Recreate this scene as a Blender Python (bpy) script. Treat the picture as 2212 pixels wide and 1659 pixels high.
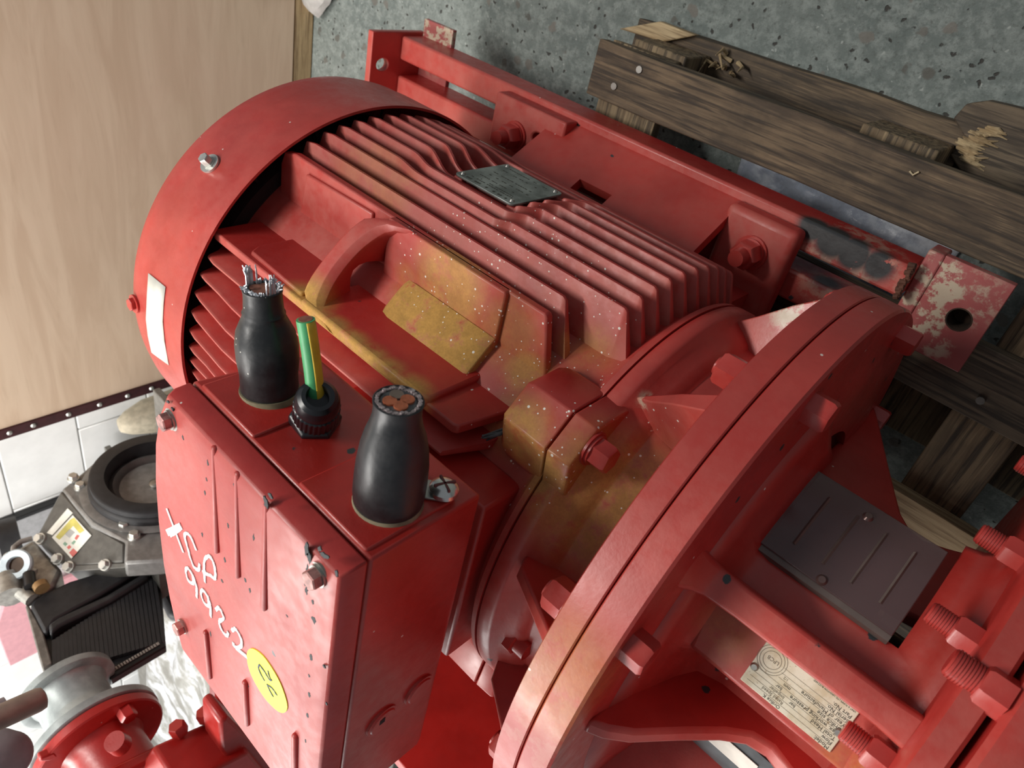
import bpy, bmesh, math, random
from mathutils import Vector, Matrix
random.seed(7)
sc = bpy.context.scene
for o in list(bpy.data.objects): bpy.data.objects.remove(o, do_unlink=True)

# ---------------------------------------------------------------- units
# modelled in motor units (fan cover radius = 1), one unit = S metres; shaft axis is X at y=z=0, floor is z=FZ
S = 0.2933
FZ = -1.69
def W(p): return Vector((p[0]*S, p[1]*S, (p[2]-FZ)*S))

# ---------------------------------------------------------------- camera, world, lights, exposure
RC = ((0.71397386, 0.20032074, -0.67090456), (0.51574338, -0.79852665, 0.31042544), (-0.47355052, -0.56765024, -0.67344125))
FPX = 1596.41
CP = (2.58978, 1.98909, 2.22685)
cam_d = bpy.data.cameras.new('camera'); cam = bpy.data.objects.new('camera', cam_d); sc.collection.objects.link(cam)
r0, r1, r2 = (Vector(v) for v in RC)
m = Matrix.Identity(4)
for i in range(3):
    m[i][0] = r0[i]; m[i][1] = -r1[i]; m[i][2] = -r2[i]
m.translation = W(CP)
cam.matrix_world = m
cam_d.sensor_fit = 'HORIZONTAL'; cam_d.sensor_width = 36; cam_d.lens = 36*FPX/2212
cam_d.clip_start = .02; cam_d.clip_end = 60
cam_d.dof.use_dof = True; cam_d.dof.focus_distance = .74; cam_d.dof.aperture_fstop = 11
sc.camera = cam

wd = bpy.data.worlds.new('world'); sc.world = wd; wd.use_nodes = True
wn = wd.node_tree.nodes; wn['Background'].inputs['Color'].default_value = (.86, .93, 1, 1); wn['Background'].inputs['Strength'].default_value = .19

def area(name, loc, target, sx, sy, power, col):
    d = bpy.data.lights.new(name, 'AREA'); d.shape = 'RECTANGLE'; d.size = sx; d.size_y = sy; d.energy = power; d.color = col
    o = bpy.data.objects.new(name, d); sc.collection.objects.link(o); o.location = loc
    o.rotation_euler = (Vector(target)-Vector(loc)).to_track_quat('-Z', 'Y').to_euler()
    return o
# two ceiling batten lamps, an added left fill and the open garage door on the -y side
area('ceiling_or_fill_lamp', (-.5, .75, 2.75), (.2, .1, .3), .16, 1.3, 42, (1, .965, .91))
area('ceiling_or_fill_lamp', (-.4, -1.2, 2.75), (.2, 0, .5), .16, 1.3, 14, (1, .965, .91))
area('ceiling_or_fill_lamp', (-.15, -1.0, 2.35), (-1.05, -.75, .75), .16, 1.3, 34, (1, .97, .93))  # added fill brightening plywood and white wall, not a real fitting
area('door_daylight', (-.15, -3.0, 1.9), (.1, 0, .75), 2.6, 1.9, 46, (1, .985, .955))

sc.view_settings.view_transform = 'Standard'; sc.view_settings.look = 'None'; sc.view_settings.gamma = 1
sc.view_settings.exposure = 0.12
try: sc.view_settings.use_curve_mapping = False
except Exception: pass

# ---------------------------------------------------------------- back-projection onto real planes (units)
def ray(px, py):
    a, b = (px-1106)/FPX, (py-829.5)/FPX
    return r0*a + r1*b + r2
def at(px, py, ax, v):
    d = ray(px, py); ax = 'XYZ'.index(ax); t = (v-CP[ax])/d[ax]
    return Vector(CP)+d*t
def pl(px, py, n, s):
    n = Vector(n); d = ray(px, py); t = (s-Vector(CP).dot(n))/d.dot(n)
    return Vector(CP)+d*t
def cyl_hit(px, py, r):
    d = ray(px, py); a = d.y**2+d.z**2; b = CP[1]*d.y+CP[2]*d.z; c = CP[1]**2+CP[2]**2-r*r
    t = (-b-math.sqrt(max(b*b-a*c, 0)))/a
    return Vector(CP)+d*t
def pol(x, r, deg): return Vector((x, r*math.cos(math.radians(deg)), r*math.sin(math.radians(deg))))

# ---------------------------------------------------------------- objects
ORG = {}
def thing(name, label, cat, base, group=None):
    o = bpy.data.objects.new(name, None); sc.collection.objects.link(o)
    o.location = W(base); o.empty_display_size = .05
    o['label'] = label; o['category'] = cat
    if group: o['group'] = group
    ORG[o.name] = W(base).copy()
    return o
def tag(o, label, cat, group=None):
    o['label'] = label; o['category'] = cat
    if group: o['group'] = group
    return o
class MB:
    def __init__(s): s.v = []; s.f = []; s.m = []; s.mi = 0
    def add(s, vs, fs):
        b = len(s.v); s.v += [Vector(v) for v in vs]
        for f in fs: s.f.append([b+i for i in f]); s.m.append(s.mi)
        return s
    def prism(s, pts, vec):
        n = len(pts); vec = Vector(vec); pts = [Vector(p) for p in pts]
        nrm = Vector((0, 0, 0))
        for i in range(n): nrm += pts[i].cross(pts[(i+1) % n])
        fl = nrm.dot(vec) > 0
        top = list(range(n)); bot = list(range(n, 2*n))
        fs = [top[::-1] if fl else top, bot if fl else bot[::-1]]
        for i in range(n):
            j = (i+1) % n
            q = [i, j, n+j, n+i]
            fs.append(q if fl else q[::-1])
        return s.add(pts+[p+vec for p in pts], fs)
    def box(s, x0, x1, y0, y1, z0, z1):
        return s.prism([(x0, y0, z0), (x1, y0, z0), (x1, y1, z0), (x0, y1, z0)], (0, 0, z1-z0))
    def frame(s, ax):
        ax = Vector(ax).normalized(); t = Vector((0, 0, 1)) if abs(ax.z) < .9 else Vector((1, 0, 0))
        u = t.cross(ax).normalized(); return u, ax.cross(u)
    def rings(s, rings, closed_ends=True, wrap=True):
        n = len(rings[0]); vs = [p for r in rings for p in r]; fs = []
        for k in range(len(rings)-1):
            for i in range(n if wrap else n-1):
                j = (i+1) % n; fs.append([k*n+i, k*n+j, (k+1)*n+j, (k+1)*n+i])
        if closed_ends: fs.append(list(range(n))[::-1]); fs.append([(len(rings)-1)*n+i for i in range(n)])
        return s.add(vs, fs)
    def cyl(s, p0, p1, r, r2=None, n=24, caps=True, rot=0):
        p0, p1 = Vector(p0), Vector(p1); r2 = r if r2 is None else r2; u, v = s.frame(p1-p0)
        R = []
        for p, rr in ((p0, r), (p1, r2)):
            R.append([p+u*rr*math.cos(2*math.pi*i/n+rot)+v*rr*math.sin(2*math.pi*i/n+rot) for i in range(n)])
        return s.rings(R, caps)
    def tube(s, path, radii, n=20, caps=True, squash=None):
        path = [Vector(p) for p in path]; R = []
        if not hasattr(radii, '__len__'): radii = [radii]*len(path)
        d0 = path[1]-path[0]; u, v = s.frame(d0)
        for k, p in enumerate(path):
            d = path[min(k+1, len(path)-1)]-path[max(k-1, 0)]; d.normalize()
            u = (u-d*u.dot(d)).normalized(); v = d.cross(u)
            q = []
            for i in range(n):
                a = 2*math.pi*i/n; w = radii[k]*(squash(k, a) if squash else 1)
                q.append(p+u*w*math.cos(a)+v*w*math.sin(a))
            R.append(q)
        return s.rings(R, caps)
    def lathe(s, prof, n=128, a0=0, a1=360, cy=0, cz=0, closed=False):
        full = abs(a1-a0) >= 359.9; k = n if full else n+1
        R = []
        for x, r in prof:
            R.append([Vector((x, cy+r*math.cos(math.radians(a0+(a1-a0)*i/n)), cz+r*math.sin(math.radians(a0+(a1-a0)*i/n)))) for i in range(k)])
        if closed: R.append([p.copy() for p in R[0]])
        return s.rings(R, False, full)
    def hexh(s, c, ax, af, h, n=6, rot=0):
        c = Vector(c); ax = Vector(ax).normalized(); u, v = s.frame(ax); R = af/2/math.cos(math.pi/n) if n == 6 else af/2
        rr = []
        for hh, k in ((0, 1), (h*.86, 1), (h, .87)):
            rr.append([c+ax*hh+(u*math.cos(2*math.pi*i/n+rot)+v*math.sin(2*math.pi*i/n+rot))*R*k for i in range(n)])
        return s.rings(rr)
    def plate_hole(s, c, u, v, hu, hv, hc, ru, rv, th, n=40):
        c, u, v, th = Vector(c), Vector(u), Vector(v), Vector(th)
        angs = sorted([2*math.pi*i/n for i in range(n)]+[math.atan2(b*hv-hc[1], a*hu-hc[0]) % (2*math.pi) for a in (1, -1) for b in (1, -1)])
        O, I = [], []
        for a in angs:
            ca, sa = math.cos(a), math.sin(a); ts = []
            if ca > 1e-9: ts.append((hu-hc[0])/ca)
            if ca < -1e-9: ts.append((-hu-hc[0])/ca)
            if sa > 1e-9: ts.append((hv-hc[1])/sa)
            if sa < -1e-9: ts.append((-hv-hc[1])/sa)
            t = min(ts); O.append(c+u*(hc[0]+ca*t)+v*(hc[1]+sa*t)); I.append(c+u*(hc[0]+ca*ru)+v*(hc[1]+sa*rv))
        k = len(angs); vs = O+I+[p+th for p in O]+[p+th for p in I]; fs = []
        for i in range(k):
            j = (i+1) % k
            fs += [[i, k+i, k+j, j], [2*k+i, 2*k+j, 3*k+j, 3*k+i], [i, j, 2*k+j, 2*k+i], [k+i, 3*k+i, 3*k+j, k+j]]
        return s.add(vs, fs)
    def mesh(s, name, org, scale=True):
        me = bpy.data.meshes.new(name)
        vs = [W(p)-org for p in s.v] if org is not None else [p*S for p in s.v]
        me.from_pydata([tuple(v) for v in vs], [], s.f); me.validate()
        bm = bmesh.new(); bm.from_mesh(me); bmesh.ops.recalc_face_normals(bm, faces=bm.faces); bm.to_mesh(me); bm.free()
        return me
    def build(s, name, mat, parent=None, bevel=0, ang=40, seg=2, label=None, base=None, solid=0, kind=None):
        org = ORG[parent.name] if parent is not None else W(base if base is not None else (0, 0, FZ))
        me = s.mesh(name, org)
        mats = mat if isinstance(mat, (list, tuple)) else [mat]
        for q in mats: me.materials.append(q)
        if len(mats) > 1 and len(s.m) == len(me.polygons): me.polygons.foreach_set('material_index', s.m)
        me.shade_smooth(); me.set_sharp_from_angle(angle=math.radians(ang))
        o = bpy.data.objects.new(name, me); sc.collection.objects.link(o)
        if parent is not None: o.parent = parent
        else: o.location = org
        ORG[o.name] = org.copy()
        if solid:
            md = o.modifiers.new('thick', 'SOLIDIFY'); md.thickness = solid*S; md.offset = -1
        if bevel:
            md = o.modifiers.new('bevel', 'BEVEL'); md.width = bevel*S; md.segments = seg; md.limit_method = 'ANGLE'; md.angle_limit = math.radians(35)
        if label: o['label'] = label
        if kind: o['kind'] = kind
        return o
def place(me, name, parent, pos, ax, spin=0, label=None):
    o = bpy.data.objects.new(name, me); sc.collection.objects.link(o); o.parent = parent
    q = Vector(ax).to_track_quat('Z', 'Y').to_matrix().to_4x4()
    o.matrix_local = Matrix.Translation(W(pos)-ORG[parent.name]) @ q @ Matrix.Rotation(spin, 4, 'Z')
    ORG[o.name] = W(pos).copy()
    if label: o['label'] = label
    return o
def local_mesh(mb, name, mat, ang=35):
    me = mb.mesh(name, None)
    for q in (mat if isinstance(mat, (list, tuple)) else [mat]): me.materials.append(q)
    if isinstance(mat, (list, tuple)) and len(s_m := mb.m) == len(me.polygons): me.polygons.foreach_set('material_index', s_m)
    me.shade_smooth(); me.set_sharp_from_angle(angle=math.radians(ang)); return me
def text_mesh(txt, size, mat, name='lettering', align='LEFT'):
    cu = bpy.data.curves.new(name, 'FONT'); cu.body = txt; cu.size = size; cu.align_x = align; cu.extrude = .00015; cu.resolution_u = 2
    o = bpy.data.objects.new('tmp', cu); sc.collection.objects.link(o)
    dg = bpy.context.evaluated_depsgraph_get(); me = bpy.data.meshes.new_from_object(o.evaluated_get(dg))
    bpy.data.objects.remove(o); me.materials.clear(); me.materials.append(mat); return me

# ---------------------------------------------------------------- materials
class M:
    def __init__(s, name, rough=.5, metal=0, col=(.5, .5, .5)):
        s.mat = bpy.data.materials.new(name); s.mat.use_nodes = True; s.t = s.mat.node_tree; s.n = s.t.nodes; s.l = s.t.links
        s.b = s.n['Principled BSDF']; s.b.inputs['Roughness'].default_value = rough; s.b.inputs['Metallic'].default_value = metal
        s.b.inputs['Base Color'].default_value = (*col, 1); s.geo = s.n.new('ShaderNodeNewGeometry'); s.pos = s.geo.outputs['Position']
    def inp(s, sock, v):
        if hasattr(v, 'is_linked'): s.l.new(v, sock)
        elif isinstance(v, (tuple, list)): sock.default_value = (*v, 1) if len(v) == 3 and len(sock.default_value) == 4 else v
        else: sock.default_value = v
    def mapped(s, scale, src=None):
        n = s.n.new('ShaderNodeMapping'); s.l.new(src or s.pos, n.inputs['Vector']); n.inputs['Scale'].default_value = scale; return n.outputs[0]
    def noise(s, scale, detail=4, rough=.55, vec=None, dist=0):
        n = s.n.new('ShaderNodeTexNoise'); s.l.new(vec or s.pos, n.inputs['Vector']); n.inputs['Scale'].default_value = scale
        n.inputs['Detail'].default_value = detail; n.inputs['Roughness'].default_value = rough; n.inputs['Distortion'].default_value = dist; return n.outputs[0]
    def voro(s, scale, vec=None, rnd=1, feature='F1'):
        n = s.n.new('ShaderNodeTexVoronoi'); n.feature = feature; s.l.new(vec or s.pos, n.inputs['Vector']); n.inputs['Scale'].default_value = scale; n.inputs['Randomness'].default_value = rnd
        return n.outputs['Distance'], (n.outputs['Color'] if 'Color' in n.outputs else None)
    def rng(s, v, a, b, c=0, d=1, smooth=True):
        n = s.n.new('ShaderNodeMapRange'); n.interpolation_type = 'SMOOTHSTEP' if smooth else 'LINEAR'; s.l.new(v, n.inputs['Value'])
        for k, x in zip(('From Min', 'From Max', 'To Min', 'To Max'), (a, b, c, d)): n.inputs[k].default_value = x
        return n.outputs[0]
    def math(s, op, a, b=0):
        n = s.n.new('ShaderNodeMath'); n.operation = op; s.inp(n.inputs[0], a); s.inp(n.inputs[1], b); n.use_clamp = op in ('ADD', 'MULTIPLY') and False; return n.outputs[0]
    def mix(s, f, a, b):
        n = s.n.new('ShaderNodeMix'); n.data_type = 'RGBA'; s.inp(n.inputs[0], f); s.inp(n.inputs[6], a); s.inp(n.inputs[7], b); return n.outputs[2]
    def up(s, ax=2):
        n = s.n.new('ShaderNodeSeparateXYZ'); s.l.new(s.geo.outputs['Normal'], n.inputs[0]); return n.outputs[ax]
    def sep(s, vec=None):
        n = s.n.new('ShaderNodeSeparateXYZ'); s.l.new(vec or s.pos, n.inputs[0]); return n.outputs
    def sph(s, c, r, inner=.35):
        n = s.n.new('ShaderNodeVectorMath'); n.operation = 'DISTANCE'; s.l.new(s.pos, n.inputs[0]); n.inputs[1].default_value = W(c)
        return s.rng(n.outputs['Value'], r*S, r*S*inner)
    def spheres(s, lst):
        o = None
        for c, r, k in lst:
            x = s.math('MULTIPLY', s.sph(c, r), k); o = x if o is None else s.math('MAXIMUM', o, x)
        return o
    def col(s, v): s.inp(s.b.inputs['Base Color'], v); return s
    def rough(s, v): s.inp(s.b.inputs['Roughness'], v); return s
    def bump(s, h, strength=.3, dist=.001):
        n = s.n.new('ShaderNodeBump'); s.l.new(h, n.inputs['Height']); n.inputs['Strength'].default_value = strength; n.inputs['Distance'].default_value = dist
        s.l.new(n.outputs[0], s.b.inputs['Normal']); return s
def plain(name, col, rough=.5, metal=0, var=.12, bump=0, scale=60):
    m_ = M(name, rough, metal)
    f = m_.rng(m_.noise(scale, 5), .3, .7)
    m_.col(m_.mix(f, tuple(c*(1-var) for c in col), tuple(min(1, c*(1+var)) for c in col)))
    if bump: m_.bump(m_.noise(scale*6, 3), bump, .0006)
    return m_.mat

RED = (.44, .027, .022)
DUST = (.46, .27, .21); OCHRE = (.50, .275, .068)
def red(name, base=RED, film=.35, ochre=(), specks=(), chips=.35, rough=.38, bare=(), worn=(), coat=.18):
    q = M(name, rough)
    n1 = q.noise(9, 5, .6); n2 = q.noise(70, 6, .65); n3 = q.noise(26, 6, .62)
    c = q.mix(q.rng(n1, .35, .7), tuple(x*.86 for x in base), tuple(x*1.12 for x in base))
    # thin pale dust settled on surfaces that face up, broken by wiping
    upf = q.rng(q.up(), -.05, .75)
    fm = q.math('MULTIPLY', q.math('MULTIPLY', upf, q.rng(q.math('ADD', q.math('MULTIPLY', n3, .6), q.math('MULTIPLY', n2, .4)), .30, .62, .35, 1)), film*.62)
    fm = q.math('MULTIPLY', fm, q.rng(n1, .28, .6, .55, 1))
    c = q.mix(fm, c, DUST)
    ro = q.rng(n2, .3, .7, rough*.85, rough*1.25)
    if worn:
        w = q.math('MULTIPLY', q.spheres(worn), q.rng(q.noise(45, 6, .7), .46, .58)); c = q.mix(w, c, (.55, .45, .33))
    if ochre:
        om = q.math('MULTIPLY', q.spheres(ochre), q.rng(q.noise(38, 7, .72), .24, .54))
        gr = q.math('ADD', q.math('MULTIPLY', q.noise(420, 3, .7), .35), q.math('MULTIPLY', q.noise(60, 6, .7), .65))
        c = q.mix(om, c, q.mix(q.rng(gr, .35, .7), tuple(x*.74 for x in OCHRE), tuple(x*1.12 for x in OCHRE)))
        ro = q.math('MAXIMUM', ro, q.math('MULTIPLY', om, .92))
    if bare:
        bmk = q.math('MULTIPLY', q.spheres(bare), q.rng(q.noise(22, 6, .7), .36, .42)); c = q.mix(bmk, c, (.035, .035, .036))
    if chips:
        d, cc = q.voro(38); sx = q.sep(cc)
        wob = q.math('ADD', d, q.math('MULTIPLY', q.math('SUBTRACT', n2, .5), .42))
        k = q.math('MULTIPLY', q.rng(wob, .17, .13), q.math('GREATER_THAN', sx[0], 1-.16*chips)); c = q.mix(k, c, (.035, .042, .045))
    if specks:
        sm = q.spheres(specks); tot = None
        for scl, th in ((95, .13), (170, .15), (60, .10)):
            d, cc = q.voro(scl); sx = q.sep(cc)
            k = q.math('MULTIPLY', q.rng(d, th, th*.7), q.math('GREATER_THAN', q.math('MULTIPLY', sx[1], sm), .40))
            tot = k if tot is None else q.math('MAXIMUM', tot, k)
        c = q.mix(tot, c, (.80, .76, .68))
    else:
        d, cc = q.voro(60); sx = q.sep(cc)
        k = q.math('MULTIPLY', q.rng(d, .085, .06), q.math('GREATER_THAN', sx[2], .90)); c = q.mix(k, c, (.72, .60, .54))
    q.col(c).rough(ro)
    h = q.math('ADD', q.math('MULTIPLY', n2, .7), q.math('MULTIPLY', q.noise(300, 2), .35))
    q.bump(h, .28, .0009)
    q.b.inputs['Coat Weight'].default_value = coat; q.b.inputs['Coat Roughness'].default_value = .25
    return q.mat
web_dust = [((1.02, .60, .59), .45, 1.25)]
lug_dust = [((.60, .52, .84), .18, 1.1), ((.70, .52, .86), .12, 1), ((.80, .52, .86), .12, 1.1), ((.90, .52, .86), .12, 1.1), ((1.0, .52, .86), .12, 1.1), ((1.10, .52, .86), .12, 1.1), ((1.22, .52, .86), .13, 1.1), ((1.02, .74, .50), .24, .8), ((.80, .66, .58), .12, .6), ((1.30, .70, .45), .2, .45), ((1.42, .60, .48), .13, .8)]
end_dust = [((1.60, .58, .74), .17, .8), ((1.74, .52, .80), .17, .95), ((1.93, .50, .66), .32, .85), ((1.55, .80, .40), .16, .6), ((1.52, .52, .62), .16, .6)]
lug_specks = [((1.30, .78, .42), .50, 1.15), ((.95, .80, .45), .36, 1.0), ((1.60, .60, .72), .30, 1.1), ((1.5, .80, .45), .34, 1.1), ((1.0, .95, .25), .3, .75)]
R_motor = red('red_paint_dusty', rough=.5, coat=.06, ochre=lug_dust+end_dust, specks=lug_specks, film=.5, chips=.15)
R_web = red('red_paint_web_dust', ochre=web_dust, specks=lug_specks, film=.3, chips=.05)
R_lug = red('red_paint_lug', rough=.46, coat=.08, ochre=lug_dust, specks=lug_specks, film=.45, chips=.35)
R_fin = red('red_paint_fins', film=.62, rough=.52, coat=.04, specks=lug_specks, chips=.08, ochre=[((1.55, .74, .40), .13, .7), ((.3, .9, .33), .2, .25), ((.5, .88, .42), .2, .3)])
R_cover = red('red_paint_cover', base=(.47, .034, .028), film=.25, chips=.04, rough=.42)
R_box = red('red_paint_box', base=(.46, .026, .020), film=.32, chips=.22, rough=.34)
R_lid = red('red_paint_lid', base=(.46, .030, .027), film=.30, chips=.38, rough=.46)
R_shield = red('red_paint_shield', film=.4, ochre=end_dust, worn=[((2.0, .98, -.16), .16, 1.2), ((1.84, .74, .42), .05, 1.2)], specks=[((1.72, .6, .68), .3, .9), ((1.95, .62, .55), .35, .55)], chips=.2)
R_flange = red('red_paint_flange', base=(.46, .034, .028), film=.30, chips=.45, ochre=[((2.15, .30, 1.08), .26, .4)], worn=[((2.15, .12, 1.12), .3, .14)])
R_pump = red('red_paint_pump', base=(.45, .028, .022), film=.38, chips=.45, ochre=[((2.40, .36, .64), .12, .35), ((2.80, .30, .70), .12, .4)])
R_frame = red('red_paint_frame', base=(.46, .034, .028), film=.42, chips=.08, bare=[((1.66, .985, -1.0), .10, 1.2), ((1.76, .965, -1.0), .12, 1.2), ((1.86, .95, -1.0), .11, 1.2), ((1.97, .95, -1.0), .10, 1.1), ((1.8, .80, -1.06), .12, 1)], worn=[((1.85, .9, -1.0), .3, .55)])
R_worn = red('red_paint_worn', base=(.40, .085, .085), film=.25, chips=.1, worn=[((2.18, .95, -1.08), .17, 1.6), ((2.19, .80, -1.08), .17, 1.5), ((2.33, .96, -1.08), .16, .75), ((2.30, .72, -1.08), .10, .8), ((-1.0, 1.05, -1.1), .3, 1.6)])
R_bolt = red('red_paint_bolt', film=.22, chips=0, rough=.33)
R_far = red('red_paint_far', base=(.40, .018, .014), film=.05, chips=0, rough=.35)
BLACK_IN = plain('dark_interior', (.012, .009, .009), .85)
ZINC = plain('zinc_steel', (.62, .62, .58), .38, .75, .12, .1)
STEEL = plain('worn_steel', (.42, .41, .38), .35, .9, .18, .1)
CHROME = plain('screw_steel', (.7, .69, .66), .24, .95, .08)
RUBBER = plain('black_heat_shrink', (.018, .019, .021), .42, 0, .3, .12, 40)
PLASTIC_B = plain('black_plastic', (.013, .014, .017), .30, 0, .2)
COPPER = plain('cut_copper', (.34, .13, .085), .55, .35, .25, .3, 160)
COPPER2 = plain('cut_copper_bright', (.45, .13, .06), .5, .35, .25, .3, 160)
BRAID = plain('tinned_braid', (.62, .64, .68), .4, .6, .2)
BRAID_D = plain('cut_braid_dull', (.40, .33, .33), .55, .4, .35, .2, 200)
GREEN = plain('green_insulation', (.07, .36, .14), .45, 0, .1)
YELLOW = plain('yellow_insulation', (.75, .48, .04), .45, 0, .1)
STICK_Y = plain('yellow_sticker', (.93, .86, .05), .55, 0, .03)
STICK_W = plain('white_sticker', (.74, .72, .64), .6, 0, .1, 0, 40)
CHALK = plain('white_chalk', (.85, .82, .80), .9, 0, .05)
INK = plain('blue_ink', (.03, .06, .10), .6)
PRINT = plain('black_print', (.045, .04, .03), .7)
PRINT_F = plain('faded_print', (.16, .14, .10), .7)
def rubber_dusty():
    q = M('heat_shrink_dusty', .4); n = q.noise(35, 6, .7)
    c = q.mix(q.rng(n, .35, .7), (.016, .017, .019), (.034, .035, .037))
    om = q.math('MULTIPLY', q.spheres([((1.27, .72, 1.23), .10, 1.0)]), q.rng(q.noise(60, 6, .7), .38, .6)); c = q.mix(q.math('MULTIPLY', om, .7), c, (.16, .085, .03))
    d, cc = q.voro(130); sx = q.sep(cc); k = q.math('MULTIPLY', q.rng(d, .10, .07), q.math('GREATER_THAN', sx[0], .93)); c = q.mix(k, c, (.7, .68, .62))
    q.col(c).rough(q.rng(n, .3, .7, .33, .5)); q.bump(q.noise(55, 4), .35, .0015); return q.mat
RUBBER = rubber_dusty()
def nameplate_mat():
    q = M('motor_plate_steel', .42, .7); n = q.noise(28, 5, .6)
    q.col(q.mix(q.rng(n, .35, .65), (.17, .185, .17), (.36, .38, .36))); q.rough(q.rng(n, .3, .7, .5, .34)); return q.mat
PLATE_M = nameplate_mat()
def pump_plate_mat():
    q = M('pump_plate_aluminium', .55, .15); n = q.noise(45, 6, .65); n2 = q.noise(120, 5, .7)
    c = q.mix(q.rng(n, .4, .7), (.66, .63, .50), (.50, .43, .28)); c = q.mix(q.rng(n2, .62, .72), c, (.22, .13, .05)); q.col(c); return q.mat
PLATE_P = pump_plate_mat()
def concrete():
    q = M('concrete_floor', .85)
    nz = q.n.new('ShaderNodeTexNoise'); q.l.new(q.pos, nz.inputs['Vector']); nz.inputs['Scale'].default_value = 55; nz.inputs['Detail'].default_value = 5
    vm = q.n.new('ShaderNodeVectorMath'); vm.operation = 'MULTIPLY_ADD'; q.l.new(nz.outputs['Color'], vm.inputs[0]); vm.inputs[1].default_value = (.022, .022, .022); q.l.new(q.pos, vm.inputs[2]); wv = vm.outputs[0]
    n = q.noise(6, 6, .6); n2 = q.noise(48, 8, .75); n4 = q.noise(150, 5, .7)
    c = q.mix(q.rng(n, .3, .7), (.165, .195, .182), (.225, .255, .236)); c = q.mix(q.rng(n2, .42, .64), c, (.31, .345, .322)); c = q.mix(q.math('MULTIPLY', q.rng(n4, .5, .68), .6), c, (.12, .132, .12))
    d, cc = q.voro(30, wv); sx = q.sep(cc)
    agg = q.math('MULTIPLY', q.rng(d, .30, .20), q.math('GREATER_THAN', sx[0], .66)); c = q.mix(q.math('MULTIPLY', agg, .8), c, q.mix(sx[1], (.10, .095, .08), (.225, .205, .178)))
    d2, c2 = q.voro(72, wv); s2 = q.sep(c2)
    pit = q.math('MULTIPLY', q.rng(d2, .26, .14), q.math('GREATER_THAN', s2[2], .80)); c = q.mix(pit, c, (.065, .062, .055))
    d3, c3 = q.voro(85, wv); s3 = q.sep(c3)
    lt = q.math('MULTIPLY', q.rng(d3, .22, .1), q.math('GREATER_THAN', s3[1], .82)); c = q.mix(lt, c, (.42, .45, .42))
    q.col(c); h = q.math('SUBTRACT', q.math('ADD', n2, q.math('MULTIPLY', agg, .10)), q.math('MULTIPLY', pit, .5)); q.bump(h, .9, .005); return q.mat
def wood(name, a, b, ax, dark=(.03, .022, .016), stain=.5, seed=0, rough=.75):
    q = M(name, rough); sc_ = [14, 14, 14]; sc_[ax] = 1.1
    v = q.mapped(tuple(sc_)); n = q.noise(5+seed*.3, 7, .62, v, .6); fine = [160, 160, 160]; fine[ax] = 7
    n2 = q.noise(1.0, 5, .6, q.mapped(tuple(fine)), .2); n3 = q.noise(7, 5, .65)
    c = q.mix(q.rng(n, .36, .64), a, b); c = q.mix(q.math('MULTIPLY', q.rng(n2, .46, .62), .8), c, dark); lt = q.noise(3.1, 6, .65, q.mapped(tuple(x*.6 for x in fine)), .3); c = q.mix(q.math('MULTIPLY', q.rng(lt, .56, .70), .55), c, tuple(min(1, x*1.55) for x in b))
    c = q.mix(q.math('MULTIPLY', q.rng(n3, .42, .68), stain), c, dark)
    q.col(c).bump(q.math('ADD', n, n2), .5, .0016); return q.mat
CONC = concrete()
WOOD_D = wood('pallet_wood_dark', (.085, .058, .036), (.19, .132, .078), 0, stain=.6)
WOOD_D2 = wood('pallet_wood_dark_grey', (.085, .062, .042), (.17, .125, .08), 0, seed=5, stain=.5)
WOOD_C = wood('pallet_wood_cross', (.15, .10, .055), (.29, .21, .12), 1, stain=.35)
WOOD_L = wood('pallet_wood_light', (.42, .30, .16), (.56, .43, .25), 0, dark=(.22, .14, .07), stain=.12)
WOOD_E = wood('pallet_wood_end', (.36, .25, .13), (.50, .38, .22), 0, dark=(.18, .12, .06), stain=.3)
def plywood():
    q = M('plywood_face', .55); v = q.mapped((1, 1.2, 9)); n = q.noise(2.2, 5, .55, v, 1.2); n2 = q.noise(3, 4, .6); n3 = q.noise(1, 4, .6, q.mapped((1, 12, 90)))
    c = q.mix(q.rng(n, .3, .7), (.76, .59, .43), (.66, .49, .345)); c = q.mix(q.math('MULTIPLY', q.rng(n2, .45, .75), .35), c, (.72, .51, .38))
    c = q.mix(q.math('MULTIPLY', q.rng(n3, .55, .75), .25), c, (.55, .39, .26))
    d, cc = q.voro(5.5, q.mapped((1, .5, 1.4))); sx = q.sep(cc); k = q.math('MULTIPLY', q.rng(d, .085, .03), q.math('GREATER_THAN', sx[0], .72)); c = q.mix(k, c, (.30, .14, .06))
    q.col(c); return q.mat
PLY = plywood()
BATTEN = wood('batten_pine', (.50, .36, .19), (.60, .45, .25), 1, dark=(.25, .16, .08), stain=.3)
WALLW = plain('white_wall_paint', (.90, .91, .90), .6, 0, .05, .25, 12)
GREY_P = plain('grey_panel', (.42, .42, .43), .5, .3, .12)
EDGE = plain('dark_red_edge_strip', (.05, .012, .014), .45, 0, .2)
ENG = plain('engine_grey', (.25, .245, .235), .45, .35, .15, .1)
ENG_D = plain('engine_dark_grey', (.10, .095, .085), .45, .3, .15)
ENG_L = plain('engine_cast_alloy', (.36, .35, .32), .45, .6, .25, .3)
ENG_B = plain('engine_black', (.008, .008, .009), .38, 0, .2)
ENG_BD = plain('engine_black_dull', (.022, .022, .024), .5, 0, .2)
GALV = plain('galvanised_pipe', (.34, .375, .37), .40, .30, .22, .15, 30)
PINK = plain('pink_board', (.72, .36, .40), .7, 0, .06)
TAUPE = plain('taupe_paint', (.25, .205, .165), .5, .1, .12)
MAUVE = plain('grey_disc_paint', (.22, .20, .21), .5, .1, .08)
BENCH = plain('bench_top_grey', (.20, .19, .17), .6, .1, .2)
BEIGE = plain('beige_bag', (.50, .44, .33), .8, 0, .15)
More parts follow.
